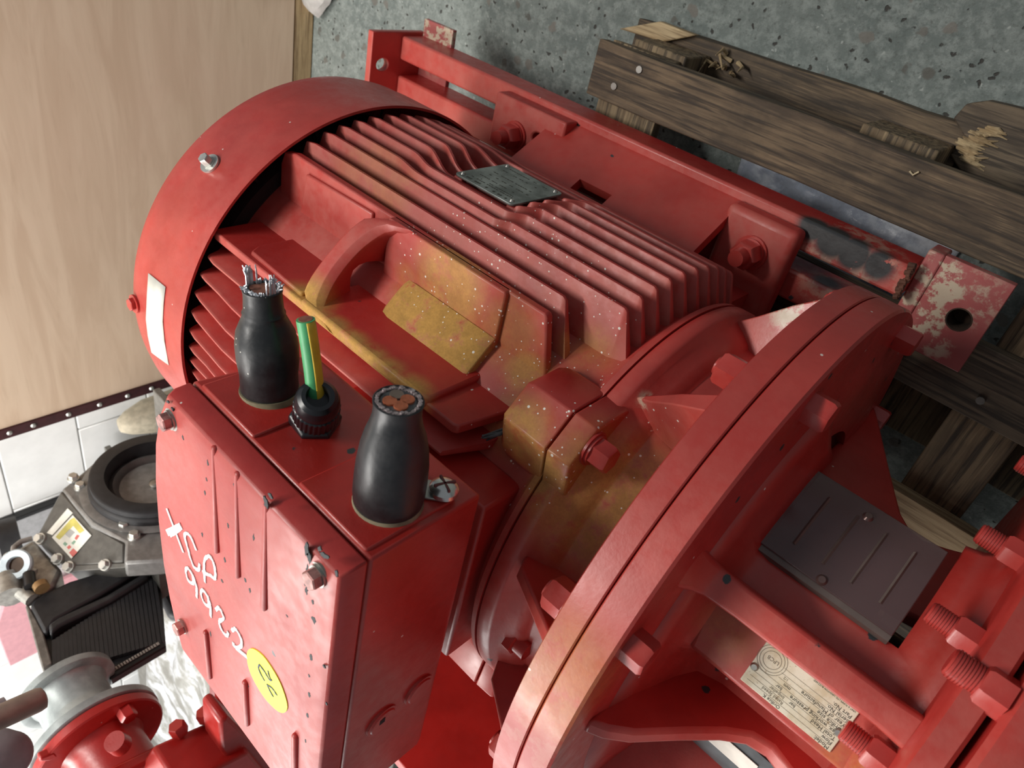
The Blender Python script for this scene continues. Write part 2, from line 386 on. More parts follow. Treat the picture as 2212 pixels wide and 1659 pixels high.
WHITEBAG = plain('whitish_bag', (.46, .44, .42), .6, 0, .1)
def film_mat(name, col, tr):
    q = M(name, .18); n = q.noise(14, 5, .6); q.col(q.mix(q.rng(n, .4, .65), col, (.90, .93, .98)))
    q.b.inputs['Transmission Weight'].default_value = tr; q.b.inputs['IOR'].default_value = 1.25
    q.inp(q.b.inputs['Alpha'], q.rng(n, .3, .7, .35, .97)); q.bump(q.noise(40, 5, .6), .8, .004); return q.mat
FILM = film_mat('plastic_film', (.55, .60, .72), .2)
FILM2 = film_mat('plastic_film_grey', (.50, .49, .44), .2)
def guard_mat():
    q = M('smoked_guard_plastic', .26, 0); q.col((.125, .075, .075)); q.inp(q.b.inputs['Alpha'], .72); q.b.inputs['IOR'].default_value = 1.45
    n = q.noise(50, 5, .6); q.rough(q.rng(n, .3, .7, .14, .30)); q.b.inputs['Coat Weight'].default_value = .5; q.b.inputs['Coat Roughness'].default_value = .2; return q.mat
GUARD = guard_mat()
GUARD_E = plain('guard_edge_plastic', (.13, .10, .088), .35)
# ================================================================ the setting
def struct(o): o['kind'] = 'structure'; return o
mb = MB(); mb.prism([(-12, -14, FZ), (14, -14, FZ), (14, 9, FZ), (-12, 9, FZ)], (0, 0, -.3))
floor = struct(mb.build('floor', CONC))
# white painted block wall beyond the plywood, courses with recessed joints
wall = struct(MB().box(-4.30, -3.94, -13, -.5, FZ, 5.2).build('wall_back', WALLW))
for r in range(10):
    z0 = -1.69+.0+(r)*.71-.19+.02
    off = -3.555 if r % 2 == 0 else -2.80
    for k in range(-1, 7):
        y1 = off-k*1.5-.006; y0 = y1-1.488
        if y1 < -10 or y0 > -.6 or z0+.69 < -.9: continue
        if z0 > 3.2: continue
        MB().box(-3.95, -3.90, y0, min(y1, -.55), z0, z0+.70).build('block', WALLW, wall, bevel=.010, seg=1)
# ================================================================ plywood sheet in front of it
t = thing('plywood_sheet', 'tall pale plywood sheet standing on edge at the left', 'plywood', (-3.0, -.9, FZ))
MB().box(-3.03, -2.97, -2.50, .77, -1.50, 3.6).build('sheet', PLY, t, bevel=.004)
MB().box(-3.05, -2.975, -2.50, .79, -1.685, -1.515).build('bottom_batten', BATTEN, t, bevel=.006, label='yellow pine batten along the foot of the sheet')
s_ = MB().box(-3.04, -2.955, -2.60, -2.50, -1.685, 3.6).build('edge_strip', EDGE, t, bevel=.006, label='dark red steel edge strip with rivets')
rv = local_mesh(MB().cyl((0, 0, 0), (0, 0, .012), .022, .013, 14), 'rivet', ZINC)
for px, py in ((20, 931), (71, 912), (147, 886), (214, 864), (275, 848), (327, 833)):
    p = at(px, py, 'X', -2.955); p.y = -2.55
    place(rv, 'rivet', s_, p, (1, 0, 0))
for k in range(8):
    place(rv, 'rivet', s_, (-2.955, -2.55, 1.45+.27*k), (1, 0, 0))
# things cut by the top edge of the photo
t = tag(MB().box(-2.99, -2.94, .775, .86, -1.685, -1.0).build('metal_strip', plain('dark_strip', (.06, .06, .055), .4, .4), None, bevel=.006, base=(-2.96, .8, FZ)), 'dark metal strip standing at the far edge of the plywood, cut by the top edge', 'strip')
bagm = MB()
ctr = at(672, -12, 'Z', -1.60)
rings = []
for k, (h, w) in enumerate(((0, .15), (.05, .20), (.10, .17), (.14, .08))):
    rings.append([Vector((ctr.x+w*1.05*math.cos(a)*(1+.12*math.sin(3*a+k)), ctr.y+.04+w*.95*math.sin(a)*(1+.1*math.cos(5*a)), FZ+.005+h)) for a in [2*math.pi*i/20 for i in range(20)]])
bagm.rings(rings); tag(bagm.build('plastic_bag', WHITEBAG, None, base=(ctr.x, ctr.y, FZ)), 'crumpled whitish bag on the floor at the foot of the plywood, at the top edge', 'bag')

# ================================================================ pallet under the pump set
pal = thing('wooden_pallet', 'weathered dark wooden pallet on the concrete under the pump base', 'pallet', (1.6, .5, FZ))
def board(x0, x1, y0, y1, z0, z1, mat, name='deck_board', tw=0, lab=None):
    b = MB(); n = 8 if x1-x0 > y1-y0 else 1; R = []
    for k in range(n+1):
        f = k/n; x = x0+(x1-x0)*f; j = lambda a: random.uniform(-a, a)
        R.append([(x, y0+j(.006)+tw*(f-.5), z0), (x, y1+j(.006)+tw*(f-.5), z0), (x, y1+j(.006)+tw*(f-.5), z1+j(.004)), (x, y0+j(.006)+tw*(f-.5), z1+j(.004))])
    b.rings([[Vector(p) for p in r] for r in R]); return b.build(name, mat, pal, bevel=.006, ang=50, label=lab)
board(.185, 3.5, 1.072, 1.348, -1.28, -1.20, WOOD_D, tw=.02)
board(.30, 3.5, .455, .765, -1.275, -1.205, WOOD_D2)
board(.30, 3.5, -.40, -.03, -1.275, -1.20, WOOD_L, lab='pale new-looking deck board')
board(.30, 3.5, -1.15, -.80, -1.275, -1.20, WOOD_D)
for x0, x1 in ((.22, .60), (2.487, 2.772), (3.05, 3.4)):
    board(x0, x1, -1.15, 1.34, -1.352, -1.28, WOOD_C, 'cross_board')
for x0, x1 in ((.30, .62), (1.56, 1.9), (2.95, 3.3)):
    for y0, y1 in ((1.09, 1.37), (.02, .40), (-1.10, -.82)):
        if x0 == 1.56 and y0 == .02: continue
        MB().box(x0, x1, y0, y1, -1.61, -1.355).build('block', WOOD_C, pal, bevel=.008)
board(.12, 1.93, 1.16, 1.445, -1.688, -1.612, WOOD_D, 'bottom_board', tw=.03)
board(.12, 3.3, .02, .36, -1.688, -1.612, WOOD_C, 'bottom_board')
board(.12, 3.3, -1.1, -.8, -1.688, -1.612, WOOD_D2, 'bottom_board')
# lit end of the bottom board, its brightness put into pale wood, and splinters
q = MB(); q.prism([at(1336, 62, 'Z', -1.56), at(1425, 46, 'Z', -1.56), at(1503, 76, 'Z', -1.56), at(1430, 91, 'Z', -1.56)], (0, 0, -.05)); q.build('lit_board_end', WOOD_E, pal, bevel=.008, label='end of the bottom board, painted pale for the light on it')
q = MB(); random.seed(3)
for k in range(7):
    p = Vector((.66+.02*k, 1.36+random.uniform(-.03, .05), -1.60)); q.tube([p, p+Vector((random.uniform(-.06, .06), random.uniform(-.03, .03), .04)), p+Vector((random.uniform(-.1, .1), random.uniform(-.06, .02), .10))], [.012, .009, .002], 6)
q.build('splinter', WOOD_E, pal, kind='stuff')
# broken second piece of the edge board
q = MB(); P0 = [at(2080, 232, 'Z', -1.575), at(2125, 222, 'Z', -1.575), at(2165, 232, 'Z', -1.575)]
e = [(1.86, 1.54), (1.93, 1.575), (2.05, 1.585), (3.5, 1.60), (3.5, 1.20), (2.02, 1.17), (1.96, 1.20), (1.98, 1.28), (1.90, 1.33), (1.93, 1.41), (1.84, 1.47)]
q.prism([(x, y, -1.688) for x, y in e], (0, 0, .10)); q.build('bottom_board', WOOD_D2, pal, bevel=.008)
q = MB(); random.seed(12)
for k in range(26):
    f = k/25; x, y = 1.93+.10*abs(f-.4)+random.uniform(-.02, .02), 1.33+.155*f; L_ = random.uniform(.05, .11)
    q.tube([(x-.02, y, -1.588), (x+L_*.5, y+random.uniform(-.006, .006), -1.578+random.uniform(0, .01)), (x+L_, y+random.uniform(-.012, .012), -1.586)], [.004, .0075, .002], 5)
q.build('split_end', WOOD_E, pal, kind='stuff', label='pale split fibres at the broken board end')
nl = local_mesh(MB().cyl((0, 0, 0), (0, 0, .006), .018, .018, 10), 'nail_head', STEEL)
for x, y in ((2.55, 1.15), (2.68, 1.28), (.35, 1.15), (.47, 1.27), (2.56, .55), (2.7, .68)):
    place(nl, 'nail_head', pal, (x, y, -1.20), (0, 0, 1))
q = MB(); p = at(1568, 384, 'Z', -1.655); q.tube([at(1965, 370, 'Z', -1.19), at(1972, 378, 'Z', -1.186), at(1985, 371, 'Z', -1.188)], .004, 6)
tag(q.build('straw', plain('straw', (.55, .45, .28), .7), None, base=(2.0, 1.2, -1.2)), 'short curl of straw lying on the dark pallet board', 'straw')

# clear film lying on the floor between base and pallet
def sheet(name, pts, z, mat, n=26, amp=.05, label='', cat='plastic', base=None, seed=1):
    random.seed(seed); b = MB(); a, c, d, e_ = [Vector(p) for p in pts]; vs = []
    ph = [(random.uniform(4, 11), random.uniform(0, 6), random.uniform(0, 6.28)) for _ in range(7)]
    for i in range(n+1):
        for j in range(n+1):
            u, v = i/n, j/n; p = a*(1-u)*(1-v)+c*u*(1-v)+d*u*v+e_*(1-u)*v
            h = sum(abs(math.sin(f*(u*math.cos(k)+v*math.sin(k))*1.8+o_)) for f, k, o_ in ph)/7
            edge = min(u, v, 1-u, 1-v)*6; vs.append(p+Vector((0, 0, h*amp*min(1, .25+edge)+.004)))
    fs = [[i*(n+1)+j, (i+1)*(n+1)+j, (i+1)*(n+1)+j+1, i*(n+1)+j+1] for i in range(n) for j in range(n)]
    b.add(vs, fs); o = b.build(name, mat, None, ang=60, solid=.003, base=base or pts[0]); return tag(o, label, cat)
sheet('plastic_film', [(1.0, .45, FZ), (2.05, .45, FZ), (2.15, 1.06, FZ), (.95, 1.05, FZ)], FZ, FILM, 30, .09, 'crumpled clear plastic film on the floor between red base and pallet board', seed=5)

# ================================================================ base frame
HOLE_M = plain('rust_and_hole_shade', (.045, .026, .016), .9, 0, .5)  # rust of the rim, and the painted shade inside the hole
bf = thing('base_frame', 'red welded steel base frame of two long box rails on the pallet', 'frame', (.5, 0, -1.2))
for sy in (1, -1):
    for y0, y1 in ((.862, 1.0), (.63, .77)):
        a, b = sorted((sy*y0, sy*y1)); MB().box(-1.10, 2.10, a, b, -1.2, -1.0).build('rail', R_frame, bf, bevel=.014)
    c = at(826, 140, 'X', -1.10)
    yc = sy*.82
    q = MB().plate_hole((-1.145, yc, -.985), (0, 1, 0), (0, 0, 1), .20, .205, (sy*(c.y-.82), c.z+.985), .036, .045, (.045, 0, 0)); q.build('end_plate', R_frame, bf, bevel=.006)
    MB().box(-1.10, -.84, *sorted((sy*.60, sy*1.10)), -1.2, -1.165).build('foot_flange', R_worn, bf, bevel=.006, label='worn pale red foot flange')
    q = MB().plate_hole((2.30, sy*.865, -1.13), (1, 0, 0), (0, 1, 0), .135, .205, (.03, sy*-.005), .045, .045, (0, 0, .045)); q.build('foot_flange', R_worn, bf, bevel=.006, label='scuffed red foot flange with one bolt hole')
    q = MB(); R = [[Vector((2.33+r*math.cos(t_), sy*.86+r*math.sin(t_), z)) for t_ in [2*math.pi*i/32 for i in range(32)]] for r, z in ((.050, -1.0845), (.0445, -1.0845), (.0435, -1.13), (.0435, -1.197), (.001, -1.1975))]; q.rings(R, False); q.build('bolt_hole', HOLE_M, bf, label='rusty rimmed bolt hole with its shade painted in')  # dark bottom cap closes the hole, its shade put into the colour
    MB().box(2.10, 2.165, *sorted((sy*.66, sy*1.07)), -1.2, -1.075).build('end_plate', R_worn, bf, bevel=.008)
    MB().box(-.9, -.5, *sorted((sy*.0, sy*.63)), -1.2, -1.02).build('cross_member', R_frame, bf, bevel=.01)
q = MB(); random.seed(11)
for k in range(14):
    f = k/13; q.tube([(2.085+random.uniform(-.012, .012), .862+.14*f, -1.0+random.uniform(-.004, .008)), (2.10, .862+.14*f+.008, -.995)], [.013, .012], 8)
q.build('weld_bead', plain('rusty_weld', (.09, .035, .02), .85, 0, .5), bf, label='rusty weld bead')

# ================================================================ electric motor
mo = thing('electric_motor', 'large red electric motor with cooling fins and a terminal box on top', 'motor', (.8, 0, -1.0))
MB().lathe([(-.10, .70), (-.10, .80), (1.60, .80), (1.66, .815), (1.70, .864), (1.722, .868), (1.722, .60)], 160).build('stator_frame', R_motor, mo)
# fan cover: thin shell, open towards the fins
q = MB().lathe([(0, 1.0), (-.30, 1.0), (-.307, .996), (-.40, .996), (-.46, .985), (-.505, .955), (-.535, .90), (-.55, .80), (-.555, .12), (-.55, .12), (-.545, .79), (-.525, .885), (-.50, .94), (-.455, .972), (-.40, .984), (0, .988)], 180, closed=True)
cover = q.build('fan_cover', R_cover, mo, ang=60)
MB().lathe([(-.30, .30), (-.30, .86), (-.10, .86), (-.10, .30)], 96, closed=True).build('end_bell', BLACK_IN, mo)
q = MB()
for k in range(16):
    a = k*22.5+8; q.prism([pol(-.29, .2, a), pol(-.29, .90, a), pol(-.14, .90, a+9), pol(-.14, .2, a+9)], pol(0, .012, a+90))
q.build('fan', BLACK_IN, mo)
# cover screws: zinc bolt with washer, painted ones elsewhere
wb = MB(); wb.cyl((0, 0, 0), (0, 0, .010), .044, .044, 32); wb.cyl((0, 0, .010), (0, 0, .016), .030, .030, 6); wb.hexh((0, 0, .016), (0, 0, 1), .042, .034)
zb = local_mesh(wb, 'cover_bolt', ZINC)
p = cyl_hit(455, 355, 1.0); n_ = Vector((0, p.y, p.z)).normalized(); place(zb, 'cover_bolt', cover, p, n_, .3, 'zinc bolt with washer')
wb = MB(); wb.cyl((0, 0, 0), (0, 0, .010), .043, .043, 32); wb.hexh((0, 0, .008), (0, 0, 1), .052, .022)
rb = local_mesh(wb, 'cover_bolt', R_bolt)
for a in (88.5, 178, 268): place(rb, 'cover_bolt', cover, pol(-.42, .996, a), pol(0, 1, a), .2)
# white strip sticker wrapped on the cover
st = [(320, 590), (357, 620), (351, 690), (364, 789), (327, 762), (315, 690), (317, 640)]
pp = [cyl_hit(x, y, 1.0045) for x, y in st]
q = MB(); rows = [((320, 590), (357, 620)), ((317, 640), (353, 655)), ((315, 690), (351, 695)), ((319, 725), (355, 738)), ((327, 762), (364, 789))]
vs = []
for a, b in rows:
    for f in (0, .33, .67, 1):
        vs.append(cyl_hit(a[0]+(b[0]-a[0])*f, a[1]+(b[1]-a[1])*f, 1.0045))
q.add(vs, [[i*4+j, i*4+j+1, (i+1)*4+j+1, (i+1)*4+j] for i in range(4) for j in range(3)])
q.build('sticker', STICK_W, cover, label='blank white strip sticker on the fan cover', solid=.002)

# ---- cooling fins
ZF = [.475, .40, .318, .243, .165, .083, -.005, -.095, -.185, -.27, -.35, -.43]
AMP = [0, 0, 0, .036, .052, .075, .085, .088, .055, .035, .02, 0]
def sstep(x, a, b): x = max(0, min(1, (x-a)/(b-a))); return x*x*(3-2*x)
def bumpx(x): return sstep(x, .37, .56)*(1-sstep(x, .965, 1.035))
RT = .97
XS = [-.06, -.045, -.03, -.01, .05, .15, .25, .33]+[.36+.02*k for k in range(12)]+[.64, .72, .80, .88, .93]+[.95+.01*k for k in range(11)]+[1.1, 1.25, 1.4, 1.5]
def fin_h(zc, sy, amp, xt, xr, tip, th0=.030, th1=.0165, tip_plate=None, name='fin', mat=None, xs0=None):
    q = MB(); root = math.sqrt(max(.80**2-zc*zc, .05))-.05; R = []
    xs = [x for x in XS if x < xt-.02]+[xt-.014, xt]
    for x in xs:
        dz = amp*bumpx(x); tp = tip
        if x < -.02: tp = tip-.05-(-.02-x)*1.2
        elif x < 0: tp = tip-.02*((0-x)/.02)
        if tip_plate is not None: tp = min(tp, tip+(tip_plate-tip)*sstep(x, .50, .60)*(1-sstep(x, .945, .965)))
        if x > xt-.005: tp -= .008
        z = zc+dz
        R.append([Vector((x, sy*root, z-th0/2)), Vector((x, sy*(tp-.004), z-th1/2)), Vector((x, sy*tp, z-th1/3)), Vector((x, sy*tp, z+th1/3)), Vector((x, sy*(tp-.004), z+th1/2)), Vector((x, sy*root, z+th0/2))])
    x = xr
    R.append([Vector((x, sy*root, zc-th0/2)), Vector((x, sy*(root+.045), zc-th0/2)), Vector((x, sy*(root+.05), zc-th0/4)), Vector((x, sy*(root+.05), zc+th0/4)), Vector((x, sy*(root+.045), zc+th0/2)), Vector((x, sy*root, zc+th0/2))])
    q.rings(R); return q.build(name, mat or R_fin, mo, ang=50)
for k, zc in enumerate(ZF):
    tip = math.sqrt(RT*RT-zc*zc)
    if k == 0: continue
    xt = 1.435 if k == 1 else 1.618; xr = 1.50 if k == 1 else 1.685
    for sy in ((1, -1) if k < 11 else (1, -1)):
        fin_h(zc, sy, AMP[k] if sy == 1 else 0, xt, xr, tip, tip_plate=.935 if (k in (5, 6, 7, 8) and sy == 1) else None)
# fins of the top quadrant stand upright
YG = [.432, .35, .268, .19, .112, .034, -.044, -.122, -.20, -.278, -.356, -.434]
for k, yc in enumerate(YG):
    tip = math.sqrt(.97**2-yc*yc); root = math.sqrt(.8**2-yc*yc)-.05; q = MB(); R = []
    end = 1.43 if k == 0 or k == 11 else 1.12
    for x in [x for x in XS if x < end]+[end]:
        dy = 0
        if 1 <= k < 11: dy = -.045*sstep(x, .05, .32)*min(1, k/4)+.012*math.sin(9*x+k)*(1-sstep(x, .1, .5))
        tp = tip
        if x < -.02: tp = tip-.05-(-.02-x)*1.2
        elif x < 0: tp = tip-.02*((0-x)/.02)
        y = yc+dy
        R.append([Vector((x, y-.015, root)), Vector((x, y-.010, tp-.008)), Vector((x, y-.004, tp)), Vector((x, y+.004, tp)), Vector((x, y+.010, tp-.008)), Vector((x, y+.015, root))])
    if k in (0, 11): R.append([Vector((1.49, yc-.015, root)), Vector((1.49, yc-.015, .70)), Vector((1.49, yc-.004, .705)), Vector((1.49, yc+.004, .705)), Vector((1.49, yc+.015, .70)), Vector((1.49, yc+.015, root))])
    q.rings(R); q.build('fin', R_fin, mo, ang=50)

# ---- lifting lug in the 45 degree corner (u across, n outwards)
C45 = math.sqrt(.5)
def un(x, u, n): return Vector((x, (n+u)*C45, (n-u)*C45))
lug = MB()
# side plates: one lying (z~.47), one upright (y~.51)
def platepoly(pts, ax, lo, hi):
    q = MB()
    if ax == 'z': q.prism([(x, y, lo) for x, y in pts], (0, 0, hi-lo))
    else: q.prism([(x, lo, z) for x, z in pts], (0, hi-lo, 0))
    return q
F0 = [(-.07, .55), (-.07, .765), (-.045, .825), (.03, .842), (1.425, .842), (1.435, .83), (1.49, .63), (1.49, .55)]
for sy in (1, -1):
    platepoly([(x, sy*y) for x, y in F0], 'z', .452, .488).build('fin', R_lug, mo, bevel=.007)
G0 = [(-.05, .50), (-.05, .80), (-.035, .815), (1.42, .822), (1.436, .812), (1.475, .60), (1.475, .50)]
for sy in (1, -1):
    a, b = sorted((sy*.492, sy*.530)); platepoly(G0, 'y', a, b).build('fin', R_lug, mo, bevel=.007)
# thicker pads of the plates on the fan side, and beside the pocket
q = platepoly([(.10, .52), (.10, .62), (.13, .80), (.56, .815), (.56, .52)], 'z', .47, .502); q.build('lug_pad', R_lug, mo, bevel=.008)
q = platepoly([(.17, .45), (.17, .74), (.20, .79), (.56, .80), (.56, .45)], 'y', .51, .545); q.build('lug_pad', R_lug, mo, bevel=.008)
q = platepoly([(.66, .56), (.66, .842), (1.262, .842), (1.268, .83), (1.268, .56)], 'z', .47, .508); q.build('lug_pad', R_lug, mo, bevel=.006)
q = platepoly([(.60, .56), (.60, .832), (1.27, .832), (1.30, .82), (1.30, .56)], 'y', .505, .552); q.build('lug_pad', R_lug, mo, bevel=.012)
# bridge of the eye
NU = 17; br = MB(); R = []
for i in range(NU):
    f = i/(NU-1); u = -.225+.465*f; c = abs(2*f-1)
    xf = .522+.055*c**3+.10*max(0, c-.82)/.18
    xo = .645+.075*c**2.2+.10*max(0, c-.85)/.15
    nin = max(.66, .872-9.5*(u-.015)**2); nt_ = .972-.010*c**4
    R.append([un(xf, u, nt_-.10), un(xf+.012, u, nt_-.025), un(xf+.04, u, nt_), un(xo-.03, u, nt_), un(xo, u, nt_-.022), un(xo-.004, u, nt_-.045), un(.63+.02*c, u, nin+.02), un(.60, u, nin-.005), un(xf+.01, u, nin)])
br.rings(R); br.build('lifting_eye', R_lug, mo, ang=70, bevel=.004)
# pocket floor: solid web between the two plates
fl = MB(); sec = []
for x, n in ((.765, .76), (.785, .805), (.81, .828), (.85, .836), (1.255, .834), (1.268, .828)):
    sec.append([un(x, -.11, n-.005), un(x, -.06, n), un(x, .06, n), un(x, .11, n-.005), un(x, .02, .70)])
fl.rings([[Vector(p) for p in r] for r in sec]); fl.build('lug_web', R_web, mo, bevel=.004)
# corner boss joining frame and shield, split by the joint
bsec = [(.18, .79), (.165, .845), (.045, .957), (-.095, .957), (-.175, .845), (-.185, .79)]
for s_y in (1, -1):
    q = MB(); q.rings([[Vector((p.x, p.y*s_y, p.z)) for p in [un(x, u*k, .79+(n-.79)*k2) for u, n in bsec]] for x, k, k2 in ((1.53, .88, .90), (1.56, .98, 1), (1.719, 1, 1))]); q.build('frame_boss', R_shield, mo, bevel=.005)

# ---- end shield
es = MB().lathe([(1.727, .60), (1.727, .862), (1.733, .868), (1.778, .868), (1.79, .862), (1.805, .842), (1.85, .822), (1.885, .80), (1.893, .788), (1.90, .787), (1.93, .782), (1.98, .772), (2.02, .785), (2.05, .82), (2.068, .86), (2.068, .60)], 160).build('end_shield', R_shield, mo, ang=50)
for s_y in (1, -1):
    q = MB(); q.rings([[Vector((p.x, p.y*s_y, p.z)) for p in [un(x, u*k, .74+(n-.74)*k2) for u, n in bsec]] for x, k, k2 in ((1.727, 1, 1), (1.80, .97, .98), (1.812, .93, .95))]); q.build('shield_boss', R_shield, mo, bevel=.005)
hb = MB(); hb.cyl((0, 0, 0), (0, 0, .008), .058, .058, 32); hb.cyl((0, 0, .008), (0, 0, .018), .050, .050, 32); hb.hexh((0, 0, .018), (0, 0, 1), .082, .058)
HB = local_mesh(hb, 'shield_bolt', R_bolt)
for u_, s_y in ((0, 1), (0, -1)):
    p = un(1.812, -.005, .895); p.y *= s_y; place(HB, 'shield_bolt', es, p, (1, 0, 0), .25)
sb = MB(); sb.cyl((0, 0, -.1), (0, 0, .06), .040, .040, 24); sb.hexh((0, 0, -.02), (0, 0, 1), .10, .035); SBM = local_mesh(sb, 'shield_stud', R_bolt)
p = at(1125, 1388, 'X', 1.87); place(SBM, 'shield_stud', es, (1.85, p.y, p.z), (1, 0, 0))
def gusset(deg, pts, th, par, name='gusset', mat=None, bev=.008):
    q = MB(); a = pol(0, 1, deg+90); q.prism([pol(x, r, deg)-a*th/2 for x, r in pts], a*th); return q.build(name, mat or R_shield, par, bevel=bev)
for d in (30.5, -11):
    q = MB(); R = []
    for x, r, w in ((1.80, .845, .012), (1.86, .90, .045), (1.95, .99, .065), (2.068, 1.09, .085)):
        lo = .78; R.append([pol(x, r, d-math.degrees(w*.35)), pol(x, r, d+math.degrees(w*.35)), pol(x, lo, d+math.degrees(w)), pol(x, lo, d-math.degrees(w))])
    q.rings(R); q.build('gusset', R_shield, mo, bevel=.012)
for d in (74, 115, 156): gusset(d, [(1.80, .84), (1.83, .905), (2.068, 1.06), (2.068, .78), (1.88, .76)], .045, mo)
fb = MB().lathe([(2.068, .70), (2.068, 1.112), (2.074, 1.125), (2.146, 1.125), (2.150, 1.121), (2.150, .70)], 200, closed=True).build('mounting_flange', R_flange, mo, ang=30)
nb = MB(); nb.cyl((0, 0, 0), (0, 0, .008), .062, .062, 28); nb.hexh((0, 0, .008), (0, 0, 1), .094, .070); nb.cyl((0, 0, .07), (0, 0, .088), .032, .028, 18); NB = local_mesh(nb, 'flange_nut', R_bolt)
for k in range(8): place(NB, 'flange_nut', fb, pol(2.068, 1.03, 22.5+45*k), (-1, 0, 0), .4+k)
# ---- feet
sl = .3
for sy in (1, -1):
    q = MB().plate_hole((.075, sy*.835, -1.0), (1, 0, 0), (0, 1, 0), .25, .135, (.085, sy*-.005), .038, .03, (0, 0, .10)); q.build('foot', R_motor, mo, bevel=.014)
    MB().box(.0, .34, *sorted((sy*.70, sy*.96)), -1.0, -.995).build('foot_hole_dark', BLACK_IN, mo)  # thin black sheet closing the foot hole, paints the shade inside it
    q = MB(); q.rings([[Vector(p) for p in r] for r in ([(1.29, sy*.50, -1.0), (1.655, sy*.50, -1.0), (1.655, sy*.965, -1.0), (1.29, sy*.965, -1.0)], [(1.30, sy*.50, -.90), (1.645, sy*.50, -.90), (1.645, sy*.955, -.90), (1.30, sy*.955, -.90)])]); q.build('foot', R_motor, mo, bevel=.03, seg=3)
    # sloping web between the feet, with the hand slot
    n0 = Vector((0, .2, .115)).normalized(); tdir = Vector((0, -.115, .2)).normalized(); b0 = Vector((0, .955, -1.0))
    def wp(x, t): v = b0+Vector((x, 0, 0))+tdir*t; v.y *= sy; return v
    q = MB(); nn = Vector((0, -n0.y*sy, -n0.z))*.05
    for xa, xb, ta, tb in ((.20, .60, 0, .52), (.60, .80, 0, .30), (.80, 1.32, 0, .52), (.60, .80, .42, .52)):
        q.prism([wp(xa, ta), wp(xb, ta), wp(xb, tb), wp(xa, tb)], nn)
    q.build('foot_web', R_box, mo)
    MB().box(.10, 1.55, *sorted((sy*.42, sy*.62)), -.95, -.55).build('foot_rib', R_motor, mo)
fbm = MB(); fbm.cyl((0, 0, 0), (0, 0, .012), .078, .078, 32); fbm.cyl((0, 0, .012), (0, 0, .022), .066, .066, 32); fbm.hexh((0, 0, .022), (0, 0, 1), .112, .075); fbm.cyl((0, 0, .095), (0, 0, .150), .042, .036, 20)
FB = local_mesh(fbm, 'foot_bolt', R_bolt)
for sy in (1, -1):
    for px, py in ((1113, 293), (1622, 545)):
        p = at(px, py, 'Z', -.90); p.y *= sy; place(FB, 'foot_bolt', mo, p, (0, 0, 1), .5)
# ---- motor nameplate
npl = MB(); c4 = [at(984, 375, 'Y', .95), at(1098, 358, 'Y', .95), at(1212, 421, 'Y', .95), at(1106, 445, 'Y', .95)]
x0, x1 = .615, .935; z0, z1 = -.153, .156
cr = .02; pts = []
for cx, cz, a0 in ((x1-cr, z1-cr, 0), (x0+cr, z1-cr, 90), (x0+cr, z0+cr, 180), (x1-cr, z0+cr, 270)):
    for k in range(5): a = math.radians(a0+22.5*k); pts.append((cx+cr*math.cos(a), .945, cz+cr*math.sin(a)))
npl.prism(pts, (0, .010, 0)); plate = npl.build('nameplate', PLATE_M, mo, bevel=.002, label='worn grey steel rating plate on the fins')
rv2 = local_mesh(MB().cyl((0, 0, 0), (0, 0, .008), .011, .007, 14), 'rivet', STEEL)
for x, z in ((x0+.025, z0+.025), (x0+.025, z1-.025), (x1-.025, z0+.025), (x1-.025, z1-.025)): place(rv2, 'rivet', plate, (x, .955, z), (0, 1, 0))
q = MB(); random.seed(4)
for rz, n_, h in ((.135, 20, .012), (.108, 26, .006), (.092, 30, .006), (.060, 22, .006), (.02, 14, .006), (-.02, 18, .006), (-.075, 16, .006), (-.115, 24, .006)):
    x = x0+.05
    while x < x1-.05:
        w = random.uniform(.004, .012)
        if random.random() < .62: q.box(x, x+w, .955, .9556, rz-h/2, rz+h/2)
        x += w+.004
q.build('worn_print', PRINT, plate, kind='stuff')
for x, z in ((x0+.03, z1-.025), (x1-.03, z1-.025)):
    pass
q = MB()
for x, z in ((x0, z1), (x1-.03, z1)): q.prism([(x+.0, .90, z-.035), (x+.045, .90, z-.035), (x+.045, .90, z-.0), (x, .90, z)], (0, .044, 0))
q.build('plate_boss', R_fin, mo, bevel=.006)

# ---- terminal box
XB0, XB1, YB, ZS, ZT, ZB = .955, 1.76, .632, 1.43, 1.513, 1.05
MB().box(.95, 1.66, -.385, .385, .70, .885).build('box_pad', R_box, mo, bevel=.012)
MB().box(1.0, 1.60, -.34, .34, .88, 1.10).build('box_neck', R_box, mo)
def rrect(x0, x1, y0, y1, z, bulge=0, r=.03):
    P_ = [(x1, y0), (x1, 0), (x1, y1), (1.35, y1), (x0, y1), (x0-bulge*.42, y1*.82), (x0-bulge*.74, y1*.60), (x0-bulge*.93, y1*.32), (x0-bulge, 0), (x0-bulge*.96, y0*.35), (x0-bulge*.80, y0*.62), (x0-bulge*.58, y0*.84), (x0-bulge*.35, y0), (1.35, y0)]
    return [Vector((x, y, z)) for x, y in P_]
q = MB(); q.rings([rrect(1.02, 1.752, -.60, .622, ZB, .08), rrect(1.0, 1.759, -.62, .632, ZB+.025, .10), rrect(XB0, XB1, -.61, YB, ZS-.006, .14)])
tb = q.build('terminal_box', R_box, mo, bevel=.016)
q = MB()
q.box(.99, 1.255, YB-.02, YB+.008, 1.15, ZS-.012); q.build('entry_plate', R_box, tb, bevel=.006)
q = MB(); q.box(1.46, 1.735, YB-.02, YB+.006, 1.13, ZS-.012); q.build('entry_plate', R_box, tb, bevel=.006)
